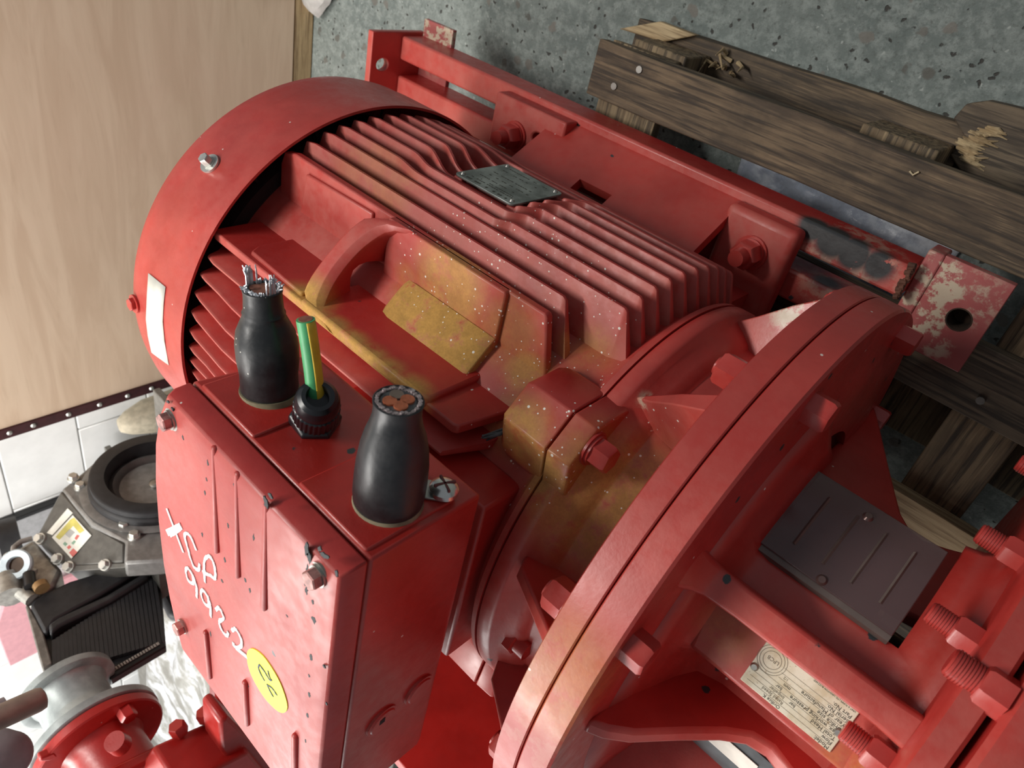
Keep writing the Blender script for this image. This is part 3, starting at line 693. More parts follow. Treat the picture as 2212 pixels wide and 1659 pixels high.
q = MB(); q.rings([rrect(XB0, XB1, -.61, YB, ZS, .14), rrect(XB0+.002, XB1-.002, -.608, YB-.002, ZT-.035, .142), rrect(XB0+.010, XB1-.010, -.598, YB-.012, ZT-.010, .14), rrect(XB0+.034, XB1-.034, -.57, YB-.036, ZT, .135)])
lid = q.build('box_lid', R_lid, mo, ang=45, bevel=.006)
# raised ribs on the lid
for (ax_, ay), (bx_, by) in (((457, 955), (441, 1157)), ((508, 1022), (488, 1212)), ((572, 1068), (541, 1277)), ((447, 1362), (458, 1466)), ((532, 1470), (548, 1580)), ((640, 1585), (655, 1690))):
    a, b = at(ax_, ay, 'Z', ZT), at(bx_, by, 'Z', ZT); b.x = a.x+.01; a.y = min(a.y, YB-.012); b.y = max(b.y, -.60)
    w = .011; q = MB(); e1 = .012 if a.y > .5 else 0
    q.prism([(a.x-w, a.y, ZT-.012-e1), (a.x+w, a.y, ZT-.012-e1), (b.x+w, b.y, ZT-.012), (b.x-w, b.y, ZT-.012)], (0, 0, .025)); q.build('lid_rib', R_lid, lid, bevel=.008)
wb = MB(); wb.mi = 1; wb.cyl((0, 0, 0), (0, 0, .006), .034, .034, 28); wb.cyl((0, 0, .006), (0, 0, .013), .029, .029, 28); wb.mi = 0; wb.hexh((0, 0, .013), (0, 0, 1), .046, .024)
LB = local_mesh(wb, 'lid_bolt', [plain('chipped_red_bolt', (.42, .20, .18), .4, .3, .5, 0, 120), STEEL])
q = MB()
for px, py in ((374, 905), (694, 1240), (400, 1350)):
    p = at(px, py, 'Z', ZT-.006); place(LB, 'lid_bolt', lid, p, (0, 0, 1), .35)
place(LB, 'lid_bolt', lid, (1.69, -.50, ZT-.006), (0, 0, 1), .1)
# bare metal chips flaked off at the lid edges
chip = plain('bare_primer', (.028, .034, .037), .7)
q = MB(); random.seed(9)
def blob(c, w, h, ang, up_):
    n = 15; u = Vector((math.cos(ang), math.sin(ang), 0)); v = Vector((-math.sin(ang), math.cos(ang), 0))
    q.prism([Vector(c)+u*w*math.cos(2*math.pi*i/n)*random.uniform(.45, 1.1)+v*h*math.sin(2*math.pi*i/n)*random.uniform(.45, 1.1) for i in range(n)], (0, 0, up_))
def cz(px, py, w, h, a): p = at(px, py, 'Z', ZT); blob((p.x, p.y, ZT-.002), w, h, a, .0026)
for px, py, w, h, a in ((662, 1185, .030, .010, 1.6), (668, 1205, .012, .022, 0), (700, 1200, .026, .008, .5), (660, 1255, .008, .03, 0), (662, 1275, .008, .018, 0), (574, 1085, .012, .024, .2), (584, 1072, .012, .008, 0), (437, 1155, .006, .012, 0), (486, 1210, .006, .012, 0), (540, 1275, .006, .012, 0), (449, 1000, .006, .012, 0), (446, 1035, .005, .008, 0), (443, 1065, .005, .01, 0), (493, 1135, .006, .012, 0), (548, 1160, .005, .016, 0), (530, 1253, .008, .008, 0), (678, 1340, .010, .016, 0), (672, 1420, .008, .016, 0), (668, 1500, .007, .012, 0), (455, 1370, .006, .018, 0), (535, 1480, .008, .014, 0), (362, 868, .012, .006, .6), (372, 884, .008, .006, 0), (395, 945, .006, .009, .2), (506, 1048, .006, .008, 0), (512, 1075, .008, .006, 0), (690, 1185, .016, .007, 1), (727, 1240, .007, .012, 0), (664, 1230, .006, .02, 0), (676, 1300, .006, .012, 0), (668, 1460, .005, .010, 0), (664, 1545, .006, .012, 0), (660, 1600, .005, .01, 0), (480, 1255, .008, .008, .5), (620, 1330, .006, .004, 0), (700, 1440, .006, .006, 0), (705, 1520, .005, .006, 0)): cz(px, py, w, h, a)
q.build('paint_chip', chip, lid, kind='stuff')
# chalk writing on the lid
def strokes(lines, ox, oy, k, z, w, name, mat, par, up_=.0025, label=None):
    q = MB()
    for ln in lines:
        P_ = [at(ox+x/k, oy+y/k, 'Z', z) for x, y in ln]
        # smooth the polyline
        if len(P_) > 2:
            F = []
            for i in range(len(P_)-1):
                a, b, c, d = P_[max(i-1, 0)], P_[i], P_[i+1], P_[min(i+2, len(P_)-1)]
                for t in (0, .25, .5, .75):
                    F.append(.5*((2*b)+(c-a)*t+(2*a-5*b+4*c-d)*t*t+(3*b-a-3*c+d)*t**3))
            F.append(P_[-1]); P_ = F
        for i in range(len(P_)-1):
            a, b = P_[i], P_[i+1]; d = (b-a)
            if d.length < 1e-6: continue
            n = Vector((-d.y, d.x, 0)).normalized()*w*random.uniform(.75, 1.15); e_ = d.normalized()*w*.4
            zo = Vector((0, 0, random.uniform(-.0003, .0009))); q.prism([a-n-e_+zo, b-n+e_+zo, b+n+e_+zo, a+n-e_+zo], (0, 0, up_))
    return q.build(name, mat, par, label=label)
L1 = [[(172, 112), (268, 365)], [(170, 245), (250, 205), (178, 262), (258, 222), (192, 272)],
      [(345, 352), (318, 285), (290, 256), (278, 272), (292, 330), (312, 402), (335, 458), (362, 472), (366, 440)],
      [(398, 545), (394, 470), (398, 412), (425, 392), (450, 430), (462, 500), (455, 526), (432, 508), (386, 488)],
      [(326, 505), (296, 462), (284, 485), (302, 540), (330, 552), (326, 505)], [(326, 505), (348, 575), (349, 636)],
      [(415, 632), (388, 595), (375, 612), (392, 668), (422, 688), (415, 632)], [(415, 632), (432, 690), (432, 752)],
      [(464, 712), (482, 700), (502, 732), (510, 764), (484, 785), (506, 845), (530, 866), (538, 848)],
      [(560, 836), (582, 828), (612, 878), (618, 922), (596, 938), (574, 930), (568, 912)], [(584, 940), (648, 992)]]
strokes(L1, 300, 1059, 2.765, ZT, .0066, 'chalk_writing', CHALK, lid, label='white chalk letters and number TSR 99322')
yc_ = [(650, 985), (660, 950), (690, 945), (745, 985), (800, 1060), (850, 1150), (885, 1250), (890, 1305), (865, 1327), (820, 1305), (750, 1230), (690, 1130), (660, 1055)]
q = MB(); F = []
P_ = [at(300+x/2.765, 1059+y/2.765, 'Z', ZT) for x, y in yc_]; n = len(P_)
for i in range(n):
    a, b, c, d = P_[i-1], P_[i], P_[(i+1) % n], P_[(i+2) % n]
    for t in (0, .33, .67): F.append(.5*((2*b)+(c-a)*t+(2*a-5*b+4*c-d)*t*t+(3*b-a-3*c+d)*t**3))
q.prism(F, (0, 0, .003)); q.build('yellow_sticker', STICK_Y, lid, label='oval yellow sticker with R2 written in pen')
L2 = [[(1502, 615), (1465, 545), (1432, 466), (1440, 428)], [(1440, 420), (1500, 500), (1560, 600), (1588, 606)], [(1545, 500), (1560, 560), (1575, 595)], [(1608, 806), (1565, 730), (1532, 658)], [(1535, 662), (1595, 705), (1652, 788)]]
strokes(L2, 300, 1359, 5.53, ZT+.003, .0026, 'pen_mark', INK, lid, .0012)
# blanking plugs on the +x side
pg = MB(); pg.cyl((0, 0, -.01), (0, 0, .010), .060, .058, 36); pg.cyl((0, 0, .010), (0, 0, .014), .050, .046, 36); PG = local_mesh(pg, 'blanking_plug', R_box)
for px, py in ((822, 1553), (902, 1487)):
    p = at(px, py, 'X', XB1-.004); place(PG, 'blanking_plug', tb, p, (1, -.02, -.05))
p = at(826, 1558, 'X', XB1+.011); q = MB(); q.box(p.x-.002, p.x+.001, p.y-.012, p.y+.012, p.z-.010, p.z+.010); q.build('plug_socket', BLACK_IN, tb)
# strap with pan head screw
a, b = at(905, 1072, 'Y', YB+.012), at(985, 1066, 'Y', YB+.012)
q = MB(); ctr = at(957, 1065, 'Y', YB+.008); dv = (at(957, 1065, 'Y', YB+.008)-at(860, 1050, 'Y', YB+.008)); dv.y = 0; dv.normalize(); sv = Vector((-dv.z, 0, dv.x))
pts = [ctr-dv*.13-sv*.034, ctr-dv*.13+sv*.034, ctr+sv*.034]+[ctr+dv*.036*math.cos(t)+sv*.036*math.sin(t) for t in (1.1, .6, .1, -.4, -.9)]+[ctr-sv*.034]
q.prism(pts, (0, .008, 0)); strap = q.build('clamp_strap', STEEL, tb, bevel=.002, label='bare steel strap with a pan head screw')
q = MB(); R = []
for h, r in ((0, .040), (.012, .039), (.020, .033), (.026, .022), (.028, .006)): R.append([ctr+Vector((r*math.cos(2*math.pi*i/28), .008+h, r*math.sin(2*math.pi*i/28))) for i in range(28)])
q.rings(R); q.build('pan_screw', CHROME, tb, ang=30)
q = MB()
for an in (.35, .35+math.pi/2):
    e1 = Vector((math.cos(an), 0, math.sin(an)))*.030; e2 = Vector((-math.sin(an), 0, math.cos(an)))*.0028
    q.prism([ctr-e1-e2+Vector((0, .0285, 0)), ctr+e1-e2+Vector((0, .0285, 0)), ctr+e1+e2+Vector((0, .0285, 0)), ctr-e1+e2+Vector((0, .0285, 0))], (0, .009, 0))
q.build('screw_slot', plain('slot_red', (.16, .03, .03), .5), tb)
# ================================================================ cut cables standing in the box side
def cable(name, label, base, top, prof, end_kind):
    b, e = Vector(base), Vector(top); ax = (e-b); L = ax.length; ax.normalize()
    t = thing(name, label, 'cable', b)
    q = MB(); path = [b+ax*L*f for f, r in prof]
    q.tube(path, [r for f, r in prof], 40, True, lambda k, a: 1+(.035*math.sin(2*a+.6)+.02*math.sin(3*a+k*.5))*(1-abs(2*k/(len(prof)-1)-1)**2))
    q.build('heat_shrink', RUBBER, t, ang=50)
    u, v = MB().frame(ax); rt = prof[-1][1]
    q = MB(); R = []
    for f, r in ((-.002, rt*1.03), (.004, rt*1.04), (.006, rt*.98), (-.001, rt*.92)): R.append([e+ax*f+(u*math.cos(2*math.pi*i/40)+v*math.sin(2*math.pi*i/40))*r for i in range(40)])
    q.rings(R, False); q.build('cut_rim', RUBBER, t)
    return t, b, e, ax, u, v, rt
lb = at(583, 846, 'Y', YB+.004); lt = at(567, 627, 'Y', .955)
PR = [(0, .076), (.02, .079), (.08, .079), (.2, .0785), (.35, .083), (.5, .083), (.62, .077), (.72, .063), (.78, .0545), (.80, .0565), (.82, .0525), (.92, .0505), (1, .050)]
t, b, e, ax, u, v, rt = cable('power_cable', 'cut power cable in black heat-shrink with frayed white braid, left of the earth wire', lb, lt, PR, 0)
MB().tube([b-ax*.004, b+ax*.012], [.088, .083], 32).build('sealing_collar', plain('aged_seal', (.26, .22, .13), .7, 0, .3), t)
q = MB(); q.cyl(e-ax*.012, e+ax*.001, rt*.80, rt*.80, 32); q.build('inner_insulation', ENG_D, t)
q = MB()
for k in range(4):
    a = k*math.pi/2+.5; c = e+(u*math.cos(a)+v*math.sin(a))*rt*.34; q.cyl(c-ax*.006, c+ax*.006, rt*.36, rt*.36, 20)
q.cyl(e-ax*.006, e+ax*.0058, rt*.3, rt*.3, 16); q.build('conductor', COPPER, t, label='cut copper conductor face')
q = MB(); random.seed(21)
_l = (Vector(RC[0])-ax*Vector(RC[0]).dot(ax)).normalized(); _a = math.atan2(_l.dot(v), _l.dot(u)); TA = (_a+.65, _a+math.pi-.75) if False else (_a-.75, _a+2.5)
for k in range(150):
    a = random.uniform(0, 2*math.pi); r = rt*random.uniform(.82, .93); d = u*math.cos(a)+v*math.sin(a); p = e+d*r
    px_side = abs(((a-2.4) % (2*math.pi)))
    long_ = (.055 if (abs((a-TA[0]+3.14) % 6.283-3.14) < .3 or abs((a-TA[1]+3.14) % 6.283-3.14) < .45) else .012)
    q.tube([p-ax*.008, p+ax*long_*.6, p+ax*long_*random.uniform(.7, 1.1)+d*random.uniform(-.008, .012)], [.0026, .0024, .0018], 5)
q.build('braid', BRAID, t, kind='stuff')
rb_ = at(838, 1083, 'Y', YB+.004); rt_ = at(861, 868, 'Y', .955)
PR = [(0, .083), (.03, .087), (.1, .089), (.25, .0885), (.42, .086), (.58, .080), (.70, .072), (.80, .062), (.88, .0565), (.93, .056), (1, .057)]
t, b, e, ax, u, v, rt = cable('power_cable', 'cut power cable in black heat-shrink with bare copper end beside the steel strap', rb_, rt_, PR, 1)
MB().tube([b-ax*.004, b+ax*.012], [.092, .088], 32).build('sealing_collar', plain('aged_seal2', (.22, .19, .12), .7, 0, .3), t)
q = MB(); q.cyl(e-ax*.012, e+ax*.002, rt*.72, rt*.72, 32); q.build('inner_insulation', plain('grey_filler', (.10, .105, .11), .5), t)
for k in range(4):
    a = k*math.pi/2+1.1; c = e+(u*math.cos(a)+v*math.sin(a))*rt*.36
    q = MB(); q.cyl(c-ax*.006, c+ax*.007, rt*.30, rt*.29, 18); q.build('conductor', COPPER2 if k < 3 else plain('grey_conductor', (.20, .15, .12), .5, .3), t, label='cut copper conductor' if k < 3 else 'greyed cut conductor')
q = MB(); random.seed(22)
for k in range(70):
    a = 2*math.pi*k/70; d = u*math.cos(a)+v*math.sin(a); p = e+d*rt*random.uniform(.82, .88); q.cyl(p-ax*.006, p+ax*random.uniform(.002, .008), .0055, .005, 6)
q.build('braid', BRAID_D, t, kind='stuff')
# gland and earth wire
gb = at(680, 912, 'Y', YB); ge = at(686, 866, 'Y', YB+.13); gax = (ge-gb).normalized()
g = MB(); g.hexh(gb, gax, .124, .050); gl = thing('cable_gland', 'black plastic cable gland holding the earth wire on the red box', 'gland', gb)
g.build('hex_base', PLASTIC_B, gl, bevel=.003)
q = MB(); q.cyl(gb+gax*.045, gb+gax*.060, .052, .052, 32); q.build('seal_ring', BLACK_IN, gl)
q = MB(); R = []; uu, vv = q.frame(gax)
for h, r, kn in ((.056, .058, 1), (.058, .060, 1), (.118, .060, 1), (.121, .057, 0), (.130, .0595, 0), (.150, .058, 0), (.168, .052, 0), (.178, .042, 0), (.179, .031, 0), (.150, .027, 0)):
    R.append([gb+gax*h+(uu*math.cos(2*math.pi*i/120)+vv*math.sin(2*math.pi*i/120))*(r+(.0022 if kn and i % 4 < 2 else 0)) for i in range(120)])
q.rings(R); q.build('dome_nut', PLASTIC_B, gl, ang=25)
w0 = gb+gax*.10; w1 = at(660, 690, 'Y', YB+.345)
wt = thing('earth_wire', 'short green and yellow earth wire standing in a black gland', 'wire', w0)
wa = (w1-w0).normalized(); pth = [w0+(w1-w0)*f+Vector((.006*math.sin(f*3.1), 0, 0)) for f in [i/12 for i in range(13)]]
q = MB(); q.tube(pth, .0235, 28); q.build('green_sheath', GREEN, wt)
q = MB(); R = []; uu, vv = q.frame(wa); tocam = (Vector(CP)-w1); tocam = (tocam-wa*tocam.dot(wa)).normalized(); sd = wa.cross(tocam)
for f, p in enumerate(pth):
    ring = []
    base_a = .72-f*.01
    for i in range(9):
        a = base_a+(-.58+1.16*i/8); d = tocam*math.cos(a)-sd*math.sin(a)*-1 if False else tocam*math.cos(a)+sd*math.sin(a)
        ring.append(p+d*.0241)
    R.append(ring)
q.rings(R, False, False); q.build('yellow_stripe', YELLOW, wt, solid=.0012)
q = MB(); q.cyl(w1-wa*.004, w1+wa*.002, .0175, .0175, 22); q.build('copper_core', COPPER, wt)
q = MB(); random.seed(5)
p0 = at(1045, 947, 'X', 1.50); p1 = at(1112, 925, 'X', 1.55)
for k in range(6):
    j = lambda s: Vector((random.uniform(-s, s), random.uniform(-s, s), random.uniform(-s, s)))
    q.tube([p0+j(.01), p0+(p1-p0)*.5+j(.008), p1+j(.012)], [.003, .006, .003], 6)
tag(q.build('wire_offcut', plain('black_offcut', (.06, .065, .07), .4, .3, .5), None, base=p0), 'short twisted black wire offcut lying against the motor end', 'wire')

# ================================================================ pump
pu = thing('pump', 'red pump housing bolted to the motor flange, with bracket windows and plate', 'pump', (2.6, 0, -1.2))
ff = MB().lathe([(2.155, .66), (2.155, 1.121), (2.159, 1.125), (2.240, 1.125), (2.248, 1.117), (2.249, .96), (2.256, .925), (2.27, .86), (2.27, .66)], 200, closed=True).build('adapter_flange', R_flange, pu, ang=35)
hb = MB(); hb.hexh((0, 0, -.004), (0, 0, 1), .088, .070, rot=.2); HF = local_mesh(hb, 'flange_bolt', R_bolt)
for k in range(8): place(HF, 'flange_bolt', ff, pol(2.249, 1.035, 20.5+45*k), (1, 0, 0), .55)
# lantern shell with windows
shell = MB(); prof = [(2.262, .90), (2.285, .80), (2.31, .735), (2.335, .695), (2.37, .68), (2.45, .68), (2.55, .68), (2.65, .68), (2.725, .68), (2.755, .68), (2.80, .695), (2.83, .72), (2.87, .78)]
N = 180
def hole(x, d):
    d = (d+180) % 360-180
    return (2.33 <= x < 2.75 and (6 <= d < 40)) or (-170 <= d < 6) or (2.33 <= x < 2.75 and (96 <= d < 128 or d >= 150))
def shr(x, r, d):
    # the casting steps inwards past the plate pad
    d = (d+180) % 360-180
    if d <= 69 or x < 2.30: return r
    return r-(r-.53)*sstep(d, 69, 74)*sstep(x, 2.29, 2.40)*(1-.75*sstep(x, 2.79, 2.87))
vs, fs = [], []
for x, r in prof:
    for i in range(N): vs.append(pol(x, shr(x, r, 360*i/N), 360*i/N))
for k in range(len(prof)-1):
    for i in range(N):
        if hole(prof[k][0]+.001, 360*i/N): continue
        j = (i+1) % N; fs.append([k*N+i, k*N+j, (k+1)*N+j, (k+1)*N+i])
shell.add(vs, fs); shell.build('bracket', R_pump, pu, ang=50, solid=.05)
# coupling and shaft inside
q = MB().lathe([(2.2, .10), (2.2, .36), (2.42, .36), (2.43, .30), (2.47, .30), (2.48, .36), (2.68, .36), (2.69, .16), (2.9, .16), (2.9, .05)], 96); cpl = q.build('coupling', ENG_BD, pu)
# arms
def arm(d0, d1, pts, inner=.62, name='arm'):
    q = MB(); R = []
    for x, r, w in pts:
        dm, hw = (d0+d1)/2, (d1-d0)/2*w; R.append([pol(x, r, dm-hw), pol(x, r+.004, dm), pol(x, r, dm+hw), pol(x, inner, dm+hw*1.12), pol(x, inner, dm-hw*1.12)])
    q.rings(R); return q.build(name, R_pump, pu, bevel=.014, seg=3)
arm(48.6, 55.2, [(2.245, .96, 1.25), (2.275, .90, 1.05), (2.31, .862, .95), (2.40, .845, .9), (2.80, .835, .9), (2.86, .84, 1), (2.88, .84, 1.0)])
def rib(d, th):
    gusset(d, [(2.245, .985), (2.30, .955), (2.36, .90), (2.46, .765), (2.54, .665), (2.60, .61), (2.66, .595), (2.74, .625), (2.82, .68), (2.88, .72), (2.88, .45), (2.245, .45)], th, pu, 'arm', R_pump, .014)
rib(86, .060); rib(132, .055)
wall_ = [(2.245, -.93), (2.28, -.87), (2.427, -.58), (2.52, -.40), (2.574, -.30), (2.62, -.25), (2.67, -.235), (2.74, -.27), (2.80, -.31), (2.90, -.31), (2.90, .12), (2.72, .16), (2.34, .16), (2.245, .2)]
for sy in (1, -1):
    q = MB(); q.prism([(x, sy*.375, z) for x, z in wall_], (0, sy*.05, 0)); q.build('arm', R_pump, pu, bevel=.012)
# flat pad and plate
a61 = math.radians(61.3); n61 = (0, math.cos(a61), math.sin(a61)); th61 = Vector((0, -math.sin(a61), math.cos(a61)))
c = Vector(n61)*.70
q = MB(); q.prism([c+Vector((2.30, 0, 0))-th61*.082, c+Vector((2.845, 0, 0))-th61*.082, c+Vector((2.845, 0, 0))+th61*.10, c+Vector((2.33, 0, 0))+th61*.10], -Vector(n61)*.10); q.build('plate_pad', R_pump, pu, bevel=.015)
cs = [pl(x, y, n61, .703) for x, y in ((1655, 1380), (1865, 1530), (1795, 1622), (1600, 1472))]
X0, X1 = sum((cs[0].x, cs[3].x))/2, sum((cs[1].x, cs[2].x))/2
t0 = (cs[0].dot(th61)+cs[1].dot(th61))/2; t1 = (cs[2].dot(th61)+cs[3].dot(th61))/2
O = Vector(n61)*.7
def pp_(x, t, h=0): return Vector((x, 0, 0))+Vector(n61)*(.7005+h)+th61*t
q = MB(); q.prism([pp_(X0, t0), pp_(X1, t0), pp_(X1, t1), pp_(X0, t1)], Vector(n61)*.006)
pp = q.build('nameplate', PLATE_P, pu, bevel=.002, label='stained pale aluminium data plate, upside down')
Hh = t1-t0; Wd = X1-X0
rowh = Hh/9.6
rot = Matrix((( -1, 0, 0, 0), (0, th61.y, n61[1], 0), (0, th61.z, n61[2], 0), (0, 0, 0, 1)))
def ptext(txt, fx, row, size=.62, mat=PRINT):
    me = text_mesh(txt, size*rowh*S, mat)
    o = bpy.data.objects.new('lettering', me); sc.collection.objects.link(o); o.parent = pp
    p = pp_(X1-fx*Wd, t1-(row+.78)*rowh, .0062)
    o.matrix_local = Matrix.Translation(W(p)-ORG[pp.name]) @ rot
    ORG[o.name] = W(p).copy(); return o
for row, (l, s_) in enumerate((('Model:', .0), ('Flow', 0), ('Total Head', 0), ('Max. working pressure', 0), ('Orifice size', 0), ('Year of Manufacture', 0), ('Serial No.', 0), ('Part No.', 0))):
    ptext(l, .03, row, 1.02)
ptext('bar', .46, 2, .9); ptext('bar', .64, 3, .9); ptext('mm', .58, 4, .9); ptext('Orifice K', .56, 0, .92); ptext('Rated Speed', .56, 1, .85, PRINT_F); ptext('Impeller', .58, 2, .9, PRINT_F)
ptext('UNIT 4, PUMPS LTD, LEIGHTON BUZZARD', .03, 8.0, .42); ptext('LPCB', .79, 6.4, 1.0, PRINT_F); ptext('1/2', .64, 5, .7, PRINT_F)
q = MB()
for k in range(1, 8): q.prism([pp_(X1-.05*Wd, t1-k*rowh-.0004, .0062), pp_(X1-.05*Wd, t1-k*rowh+.0003, .0062), pp_(X0+.05*Wd+(.22*Wd if k > 4 else 0), t1-k*rowh+.0003, .0062), pp_(X0+.05*Wd+(.22*Wd if k > 4 else 0), t1-k*rowh-.0004, .0062)], Vector(n61)*.0004)
for r_ in (.075, .062, .046):
    c0 = pp_(X0+.14*Wd, t0+.22*Hh*1.35, .0062)
    for i in range(40):
        a, b_ = 2*math.pi*i/40, 2*math.pi*(i+1)/40; f = lambda a_, rr: c0+Vector((1, 0, 0))*rr*math.cos(a_)*.55+th61*rr*math.sin(a_)*.55
        q.prism([f(a, r_), f(b_, r_), f(b_, r_-.0022), f(a, r_-.0022)], Vector(n61)*.0004)
q.build('ruled_lines', PRINT_F, pp, kind='stuff')
rv3 = local_mesh(MB().cyl((0, 0, 0), (0, 0, .008), .0125, .008, 14), 'rivet', STEEL)
for px, py in ((1630, 1440), (1811, 1582)): place(rv3, 'rivet', pp, pl(px, py, n61, .706), n61)
# smoked plastic guard over the side window
q = MB(); R = []
for i in range(15):
    d = 13.5+25.5*i/14; R.append([pol(2.318, .695, d), pol(2.726, .695, d), pol(2.726, .707, d), pol(2.318, .707, d)])
q.rings(R); gd = q.build('coupling_guard', GUARD, pu, bevel=.003, label='smoked clear plastic guard')
q = MB()
for x in (2.40, 2.49, 2.575, 2.66):
    R = []
    for i in range(11):
        d = 19+15.5*i/10; R.append([pol(x-.006, .7065, d), pol(x, .7125, d), pol(x+.006, .7065, d)])
    q.rings(R)
q.build('guard_rib', GUARD_E, gd)
q = MB(); q.rings([[pol(2.318, .70, d), pol(2.726, .70, d), pol(2.726, .66, d+1.2), pol(2.318, .66, d+1.2)] for d in (38.6, 40.4)]); q.build('guard_lip', GUARD_E, gd)
gs = MB(); gs.cyl((0, 0, 0), (0, 0, .008), .016, .010, 18); GS = local_mesh(gs, 'guard_screw', plain('guard_screw_dark', (.16, .10, .09), .3, .5))
for px, py in ((1775, 1253), (1875, 1117)): 
    p = cyl_hit(px, py, .707); place(GS, 'guard_screw', gd, p, (0, p.y, p.z))
# window with the coupling cover label
q = MB(); R = []
for i in range(13):
    d = 92+32*i/12; R.append([pol(2.36, .56, d), pol(2.76, .56, d), pol(2.76, .57, d), pol(2.36, .57, d)])
q.rings(R); q.build('coupling_sleeve', plain('sleeve_grey', (.05, .055, .06), .5, .3, .3), pu)
q = MB(); q.rings([[pol(x, r, d) for x, r in ((2.50, .574), (2.66, .574), (2.66, .572), (2.50, .572))] for d in (97, 100, 103, 106)]); q.build('sleeve_label', STICK_W, pu, label='small white label on the grey sleeve')
# end flange, studs and nuts, casing
ef = MB().lathe([(2.868, .60), (2.868, .95), (2.878, .965), (2.932, .965), (2.942, .955), (2.942, .60)], 160, closed=True).build('bracket_flange', R_pump, pu, ang=35)
def stud(af, h, r, L):
    q = MB(); q.hexh((0, 0, 0), (0, 0, 1), af, h, rot=.3); z = h
    while z < L-.006: q.cyl((0, 0, z-.001), (0, 0, z+.0035), r, r, 18); q.cyl((0, 0, z+.0035), (0, 0, z+.007), r*.91, r*.91, 18); z += .007
    q.cyl((0, 0, z), (0, 0, z+.005), r*.95, r*.82, 18); return local_mesh(q, 'stud_nut', R_bolt)
SN = stud(.076, .056, .030, .118); SB = stud(.092, .062, .037, .125)
for px, py, x in ((2180, 1240, 2.868), (2108, 1388, 2.868), (1918, 1645, 2.868)):
    p = at(px, py, 'X', x); d = math.degrees(math.atan2(p.z, p.y)); place(SN, 'stud_nut', ef, pol(x, min(.90, max(.80, math.hypot(p.y, p.z))), d), (-1, 0, 0), .3)
for d in (96, 132, 168, -22): place(SN, 'stud_nut', ef, pol(2.868, .86, d), (-1, 0, 0), .3)
cas = MB().lathe([(2.958, .60), (2.958, .985), (2.972, 1.0), (3.06, 1.0), (3.08, .985), (3.10, .95), (3.14, .93), (3.20, 1.0), (3.28, 1.15), (3.45, 1.25), (3.7, 1.2), (3.85, 1.0), (3.9, .7), (3.9, .2)], 140).build('casing', R_pump, pu, ang=40)
for d in (40.3, 85, 130, -5):
    place(SB, 'stud_nut', cas, pol(2.958, .955 if d == 40.3 else .9, d), (-1, 0, 0), .1)
MB().box(2.95, 3.7, -.4, .4, -1.2, -.5).build('pump_foot', R_pump, pu, bevel=.02)


tag(MB().box(.55, 2.2, -1.80, -1.74, FZ, .70).build('steel_screen', R_far, None, bevel=.01, base=(1.4, -1.77, FZ)), 'smooth dark red steel screen seen in the gap under the terminal box', 'screen')
# ================================================================ workbench behind the motor with engine and second pump
BZ = .10
bn = thing('workbench', 'grey workbench behind the terminal box carrying the engine and pump', 'workbench', (-1.6, -5.5, FZ))
q = MB(); q.prism([(-2.45, -2.15, BZ-.06), (-.40, -2.15, BZ-.06), (-.40, -3.2, BZ-.06), (.9, -3.2, BZ-.06), (.9, -9.5, BZ-.06), (-3.75, -9.5, BZ-.06), (-3.75, -3.75, BZ-.06), (-2.45, -3.75, BZ-.06)], (0, 0, .06)); q.build('bench_top', BENCH, bn, bevel=.008)
for x, y in ((-2.35, -2.3), (-.5, -2.3), (-3.6, -9.3), (.75, -9.3)): MB().box(x-.07, x+.07, y-.07, y+.07, FZ, BZ-.06).build('leg', ENG_D, bn)
# ---- engine: its blower ring faces +y
en = thing('engine', 'grey air-cooled engine with a black blower ring and warning label, left of the box', 'engine', (-1.6, -2.9, BZ))
YE = -2.5
def slab(pts, y, dy, name, mat, par, bevel=.015, label=None):
    q = MB(); q.prism([at(px, py, 'Y', y) for px, py in pts], (0, dy, 0)); return q.build(name, mat, par, bevel=bevel, label=label)
slab([(132, 1057), (160, 1035), (215, 988), (262, 962), (300, 948), (380, 938), (440, 985), (440, 1120), (390, 1205), (345, 1212), (268, 1216), (270, 1172), (196, 1131)], YE-.05, -.16, 'blower_housing', ENG, en, .02)
rc = at(336, 1037, 'Y', YE); RR = .455
def ringY(prof, name, mat, n=80):
    q = MB(); R = []
    for dy, r in prof: R.append([Vector((rc.x+r*math.cos(2*math.pi*i/n), YE+dy, rc.z+r*math.sin(2*math.pi*i/n))) for i in range(n)])
    q.rings(R, False); return q.build(name, mat, en, ang=40)
ringY([(-.05, .50), (-.03, .53), (-.02, .50), (-.02, .40)], 'mount_ring', ENG)
ringY([(-.05, .47), (.02, .47), (.035, .455), (.04, .44), (.05, .455), (.09, .455), (.10, .44), (.10, .35), (.03, .335), (-.02, .33)], 'blower_ring', ENG_BD)
ringY([(-.02, .33), (.0, .30), (-.02, .27), (-.05, .26)], 'inner_ring', plain('inner_ring_grey', (.10, .095, .09), .45, .3))
ringY([(-.06, .34), (-.06, .01)], 'screen', ENG_B)
ringY([(-.055, .05), (-.03, .05), (-.02, .035), (-.02, .005)], 'hub_bolt', STEEL)
